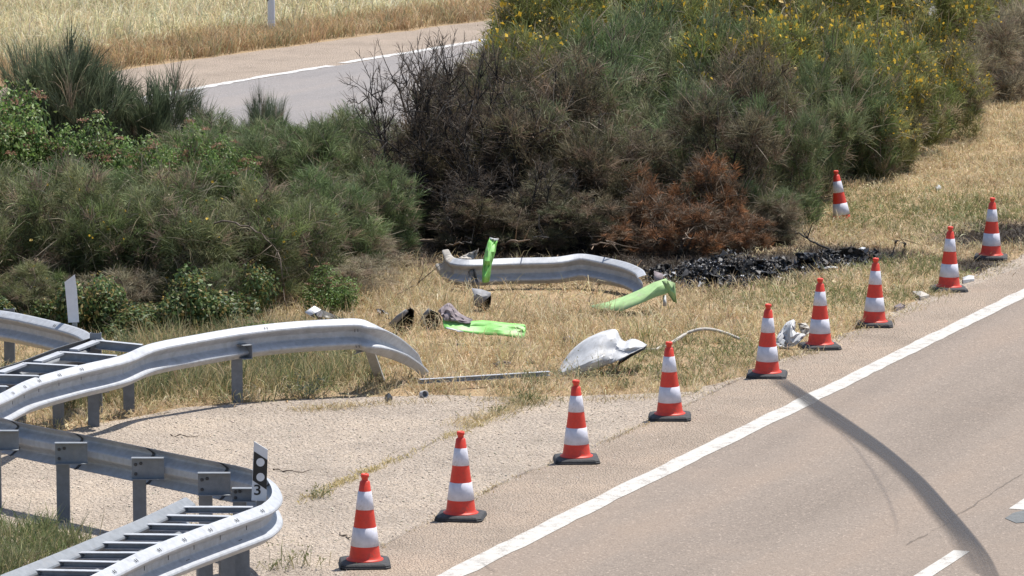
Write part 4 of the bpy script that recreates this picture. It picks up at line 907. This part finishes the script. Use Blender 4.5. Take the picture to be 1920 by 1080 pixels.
panel('torn_edge', [[(1226, 507, .5), (1242, 514, .45)], [(1228, 528, .4), (1244, 527, .35)]], Y3, MT['mauve'], g3, .006, 0)
# white crumpled body panel
w1 = empty('crumpled_bodywork'); thing(w1, 'large crumpled white body panel lying in the grass', 'debris'); Yw = G(1100, 705).y
def lerp2(c, t):
    x = t * (len(c) - 1); k = min(int(x), len(c) - 2); f = x - k; return (c[k][0] * (1 - f) + c[k + 1][0] * f, c[k][1] * (1 - f) + c[k + 1][1] * f)
top_c = [(1046, 696), (1062, 668), (1082, 647), (1104, 633), (1128, 622), (1148, 617), (1158, 620), (1162, 634), (1172, 641), (1184, 635), (1196, 637), (1213, 647)]
bot_c = [(1040, 708), (1062, 706), (1088, 703), (1106, 696), (1124, 690), (1138, 684), (1148, 681), (1156, 677), (1165, 672), (1176, 667), (1188, 661), (1206, 652)]
rows = []
for b_ in range(8):
    v = b_ / 7; row = []
    for a_ in range(16):
        u = a_ / 15; tx, ty = lerp2(top_c, u); bx_, by_ = lerp2(bot_c, u); x = tx + (bx_ - tx) * v; y = ty + (by_ - ty) * v
        dy = .42 * (1 - v) + .05 * math.sin(v * 8 - u * 6) * (1 - abs(2 * v - 1) * .4) + .05 * math.sin(u * 13 + v * 2) - .16 * math.sin(math.pi * v) * (.4 + .6 * math.sin(math.pi * min(1, u * 1.3)))
        row.append((x, y, dy))
    rows.append(row)
panel('shell', rows, Yw, MT['white'], w1, .006, 1, .25, 2)
panel('lining', [[(1160, 676, .2), (1185, 662, .25), (1213, 647, .42)], [(1158, 684, .1), (1185, 668, .2), (1210, 654, .38)]], Yw + .02, MT['black'], w1, .01, 0)
# bent bar, fallen strip
def bar(name, px, z, rad, mat, label):
    pts = catmull([G(x, y, zz) for (x, y), zz in zip(px, z)], 5); return recenter(thing(link(name, tubes(name, [(pts, [rad] * len(pts))], 8), None, MT[mat]), label, 'debris'))
bar('bent_bar', [(1195, 653), (1225, 656), (1262, 641), (1290, 624), (1320, 617), (1352, 622), (1388, 636)], [.03, .02, .06, .12, .15, .10, .04], .018, 'dust', 'bent grey metal bar arching out of the grass beside the white panel')
a, b = G(786, 711, .13), G(1030, 696, .12); s_ = box_between('metal_strip', a, b, .05, .045, None, MT['galv']); recenter(thing(s_, 'long straight metal strip lying on the verge below the bent rail', 'debris'))
panel('x', [[(0, 0, 0), (1, 0, 0)], [(0, 1, 0), (1, 1, 0)]], 50, MT['white']) if False else None
# black hollow pieces
def shell(name, px, py, w_, h_, label, mat, seed, open_dir=(-.2, -1), closed=.62):
    """curved torn shell, hollow side showing"""
    r = np.random.default_rng(seed); V = []; nu, nv = 12, 6; b = G(px, py); b.y += w_ * .4
    for i in range(nu):
        a = math.pi * (i / (nu - 1)) * closed * 2 - math.pi * (closed - .5)
        for j in range(nv):
            t = j / (nv - 1); k = 1 + .16 * math.sin(3.1 * i + seed) * t
            V.append((math.cos(a) * w_ / 2 * k * (1 - .25 * t), math.sin(a) * w_ * .28 * (1 - t * .3) - t * .05, h_ * t * (.6 + .5 * abs(math.sin(.55 * i + seed))) - .01))
    f = [(i * nv + j, i * nv + j + 1, (i + 1) * nv + j + 1, (i + 1) * nv + j) for i in range(nu - 1) for j in range(nv - 1)]
    o = link(name, mesh(name, V, f, False), None, MT[mat]); o.location = b; o.rotation_euler.z = math.atan2(open_dir[0], -open_dir[1])
    s = o.modifiers.new('thick', 'SOLIDIFY'); s.thickness = .012; return thing(o, label, 'debris')
def hollow(px, py, rim, depth, label, mat_in, mat_rim, rimrow):
    """torn open casing: a bowl whose mouth faces the viewer, with a paler torn rim on one side"""
    o = empty('hollow_fragment'); thing(o, label, 'debris'); Y = G(px, py).y
    cx = sum(p[0] for p in rim) / len(rim); cy = sum(p[1] for p in rim) / len(rim); rows = []
    for k, (sc, dp) in enumerate(((1.0, 0), (.92, .45), (.7, .8), (.35, 1.0), (.02, 1.05))):
        rows.append([(cx + (x - cx) * sc, cy + (y - cy) * sc, depth * dp) for x, y in rim + rim[:1]])
    panel('casing', rows, Y, MT[mat_in], o, .008, 0, .4); panel('rim', rimrow, Y, MT[mat_rim], o, .008, 0, .3); return o
hollow(748, 628, [(733, 611), (746, 596), (760, 583), (770, 577), (776, 582), (776, 600), (772, 617), (752, 624)], .22, 'hollow black torn casing lying beside the kinked rail end', 'black', 'grey', [[(728, 608, -.06), (744, 592, -.05), (761, 580, -.03)], [(735, 616, -.02), (750, 600, -.02), (766, 584, -.01)]])
hollow(812, 618, [(784, 606), (792, 592), (803, 579), (814, 584), (824, 590), (828, 600), (820, 614), (798, 618)], .2, 'black torn casing next to the grey lined green strip', 'black', 'grey', [[(784, 606, -.03), (794, 588, -.03), (804, 577, -.02)], [(790, 610, -.01), (799, 594, -.01), (808, 582, 0)]])
hollow(906, 585, [(893, 552), (904, 556), (919, 551), (921, 560), (918, 578), (906, 582), (897, 576)], .2, 'open box shaped grey fragment standing in the dry grass', 'black', 'grey', [[(884, 541, .2), (902, 543, .22), (920, 549, .15)], [(888, 552, .0), (903, 557, .0), (921, 553, .0)], [(888, 572, 0), (892, 574, 0), (896, 576, 0)]])
def shard_thing(name, px, rows_, Y, mat, label): return recenter(thing(panel(name, rows_, Y, MT[mat], None, .008, 1), label, 'debris'))
shard_thing('torn_fragment', 0, [[(878, 510, .1), (888, 503, .1), (893, 515, .05)], [(880, 525, 0), (890, 522, .06), (898, 528, 0)], [(876, 545, 0), (886, 541, .05), (898, 545, 0)]], G(888, 547).y, 'grey', 'small twisted grey fragment above the open box fragment')
shard_thing('torn_fragment', 0, [[(662, 527, .1), (680, 527, .12), (704, 535, .1)], [(670, 536, 0), (684, 540, .05), (700, 542, 0)]], G(684, 545).y, 'mauve', 'mauve grey torn lining in front of the dry shrubs')
shard_thing('torn_fragment', 0, [[(704, 580, .1), (716, 580, .12), (732, 590, .1)], [(712, 592, 0), (722, 596, .05), (730, 600, 0)]], G(722, 603).y, 'black', 'small black torn flap beside the hollow black casing')
shard_thing('torn_fragment', 0, [[(1055, 633, .05), (1065, 630, .07), (1078, 631, .05)], [(1058, 641, 0), (1066, 642, .04), (1076, 639, 0)]], G(1066, 643).y, 'mauve', 'small dark scrap in the grass left of the white panel')
shard_thing('torn_fragment', 0, [[(925, 682, .05), (940, 677, .07), (958, 679, .05)], [(930, 686, 0), (942, 682, .04), (957, 684, 0)]], G(942, 688).y, 'mauve', 'thin brown curled scrap above the metal strip')
# white plastic sheet by the cones
shard_thing('plastic_sheet', 0, [[(1462, 622, .2), (1475, 605, .25), (1488, 600, .2), (1492, 606, .2)], [(1456, 634, .1), (1472, 622, .16), (1482, 614, .08), (1490, 620, .12), ], [(1455, 645, .05), (1472, 640, .1), (1484, 640, 0), (1500, 625, .1)], [(1462, 652, 0), (1480, 652, .05), (1495, 644, 0), (1512, 628, .05)]], G(1480, 655).y, 'white', 'crumpled white plastic sheet lying at the edge of the shoulder')
shard_thing('plastic_scrap', 0, [[(1496, 606, .1), (1512, 606, .1)], [(1500, 618, .06), (1517, 614, .05)], [(1504, 632, 0), (1516, 626, 0)]], G(1508, 635).y, 'dust', 'small beige scrap beside the crumpled plastic sheet')
for lab, mt, pts in [('flat white strip lying beside a cone on the shoulder', 'white', [(1805, 520), (1826, 517), (1827, 523), (1806, 525)]), ('thin dark scrap on the shoulder below the last cones', 'mauve', [(1676, 574), (1697, 571), (1697, 574), (1680, 576)]),
                     ('greenish flattened scrap at the grass edge beside a cone', 'dust', [(1710, 546), (1728, 549), (1744, 553), (1726, 556)]), ('tiny shiny white scrap in the grass behind the row of cones', 'white', [(1754, 351), (1762, 347), (1765, 351), (1757, 354)]),
                     ('small dark stone like scrap on the gravel below the rail end', 'black', [(722, 741), (731, 738), (736, 744), (726, 747)])]:
    a = [G(x, y, .03 + .02 * (i % 2)) for i, (x, y) in enumerate(pts)]; c = sum(a, Vector()) / 4
    V = a + [c + Vector((0, 0, .035))] + [Vector((v.x, v.y, .006)) for v in a]
    me = mesh('scrap', V, [(0, 1, 4), (1, 2, 4), (2, 3, 4), (3, 0, 4), (0, 5, 6, 1), (1, 6, 7, 2), (2, 7, 8, 3), (3, 8, 5, 0), (8, 7, 6, 5)]); recenter(thing(link('scrap', me, None, MT[mt]), lab, 'debris'))
for k, (x0, y0, x1, y1, lb_) in enumerate([(320, 816, 372, 817, 'thin dry stick lying on the gravel behind the long back run of rail'), (512, 880, 585, 883, 'thin dry stick on the gravel beside the numbered plate'), (640, 1000, 668, 1012, 'short dry stick on the gravel before the first cone')]):
    branch('dry_stick', [(x0, y0), ((x0 + x1) / 2, (y0 + y1) / 2 + 2), (x1, y1)], [.012, .02, .012], .008, lb_, 70 + k, "bark", 0)
# little white cup on the gravel
cu = empty('plastic_cup', G(795, 739, .035)); thing(cu, 'small white round cup lying on the gravel below the metal strip', 'debris'); cu.rotation_euler = (R(80), 0, R(25))
link('rim', lathe('rim', [(.034, -.045), (.037, .03), (.032, .032), (.028, -.02), (.0, -.02)], 20), cu, MT['white']); link('plug', lathe('plug', [(.022, .015), (.022, -.018), (0, -.018)], 16), cu, MT['grey'])

# burnt debris heap: a low uneven trail of black shards
r = np.random.default_rng(77)
trail = [(1225, 528, .18, .3), (1262, 530, .12, .4), (1300, 530, .22, .5), (1350, 530, .25, .55), (1400, 526, .24, .5), (1450, 517, .21, .4), (1500, 511, .22, .35), (1550, 504, .2, .32), (1600, 497, .2, .26), (1635, 489, .09, .22), (1670, 482, .03, .2)]
tp = [(G(a, b), h, wd) for a, b, h, wd in trail]; B, S = [], []
N = 11000; wgt = np.array([h for _, h, _ in tp]); cum = r.choice(len(tp) - 1, N, p=(wgt[:-1] / wgt[:-1].sum()))
Vv, Ff, Cc = [], [], []
for i in cum:
    t = r.random(); c = tp[i][0].lerp(tp[i + 1][0], t); h = tp[i][1] * (1 - t) + tp[i + 1][1] * t; wd = tp[i][2] * (1 - t) + tp[i + 1][2] * t
    if vnoise(c.x, c.y, .22) < .38 and r.random() < .75: continue
    q = float(np.clip(r.normal() * .45, -1.3, 1.3)); z = max(0, (1 - q * q)) * h * r.random() ** .6 * (.15 + 1.5 * vnoise(c.x * 1.0, c.y + q, .3) ** 1.5)
    p = np.array([c.x + r.normal() * .05, c.y + q * wd, z]); s = r.uniform(.008, .032) * (2.2 if r.random() < .06 else 1)
    Q = np.linalg.qr(r.normal(size=(3, 3)))[0]; v4 = np.array([[1, 0, 0], [-.5, .8, .0], [-.6, -.7, .15], [.1, .1, .45]]) * r.uniform(.4, 1.4, (4, 1)) * s
    Vv.append(v4 @ Q + p); br = r.random(); col = np.array([.012, .012, .014]) * r.uniform(.5, 2.2)
    if br > .92: col = np.array([.33, .34, .37]) * r.uniform(.6, 1.4)
    elif br > .72: col = np.array([.085, .08, .078]) * r.uniform(.6, 1.4)
    Cc.append(np.repeat(col[None], 4, 0))
N = len(Vv); V = np.concatenate(Vv); V[:, 2] = np.maximum(V[:, 2], -.01); i4 = np.arange(N)[:, None, None] * 4
o = link('burnt_debris', bulk('burnt_debris', V, [(i4 + np.array([[0, 1, 2], [0, 1, 3], [1, 2, 3], [2, 0, 3]])[None]).reshape(-1, 3)], np.concatenate(Cc)), None, MT['ash'])
tag(o, 'trail of glossy black burnt wreckage shards in the scorched grass', 'debris', kind='stuff')
shard_thing('burnt_fragment', 0, [[(1289, 498, .1), (1315, 492, .15), (1345, 490, .1)], [(1300, 504, 0), (1318, 508, .05), (1340, 506, 0)], [(1312, 520, 0), (1320, 522, .03), (1332, 520, 0)]], G(1320, 524).y, 'black', 'pointed black burnt fragment on the near end of the debris trail')
shard_thing('silver_fragment', 0, [[(1575, 469, .1), (1592, 467, .1), (1602, 470, .1)], [(1578, 474, .05), (1592, 472, .05), (1600, 474, .05)]], G(1590, 492).y, 'white', 'bright silver sliver on top of the debris trail')
shard_thing('silver_fragment', 0, [[(1604, 474, .1), (1612, 466, .12), (1622, 463, .1)], [(1608, 478, .05), (1614, 472, .05), (1622, 468, .05)]], G(1612, 488).y, 'white', 'upturned silver shard beside the bright sliver')
shard_thing('silver_fragment', 0, [[(1540, 501, 0), (1556, 499, 0), (1572, 501, 0)], [(1545, 505, -.05), (1556, 504, -.05), (1570, 505, -.05)]], G(1556, 510).y, 'galv' if False else 'white', 'flat pale sliver in front of the debris trail')

for k, (px, py, w_, h_) in enumerate([(1245, 520, 26, 24), (1372, 522, 30, 22), (1418, 515, 34, 30), (1468, 508, 30, 22), (1512, 500, 40, 26), (1560, 492, 34, 20), (1598, 488, 44, 22), (1335, 530, 24, 16), (1440, 525, 28, 16)]):
    q_ = np.random.default_rng(300 + k); rows = [[(px + w_ * (u - .5) + q_.normal() * 2, py - h_ * v + q_.normal() * 2 + (u - .5) * q_.uniform(-8, 8), q_.normal() * .06) for u in (0, .33, .66, 1)] for v in (1, .6, .2, -.15)]
    o = shard_thing('burnt_fragment', 0, rows, G(px, py + 8).y, 'black' if k % 3 else 'char', 'crumpled black burnt fragment sticking out of the debris trail'); o['group'] = 'burnt fragments in the debris trail'
# ---------------------------------------------------------------- put each thing's empty at its foot
bpy.context.view_layer.update()
for e in list(bpy.data.objects):
    if e.type == 'EMPTY' and e.parent is None and e.location.length < 1e-6:
        pts = [ch.matrix_world @ Vector(c) for ch in e.children if ch.type == 'MESH' for c in ch.bound_box]
        if not pts: continue
        c = Vector((sum(p.x for p in pts) / len(pts), sum(p.y for p in pts) / len(pts), min(p.z for p in pts)))
        e.location = c
        for ch in e.children: ch.location = ch.location - c
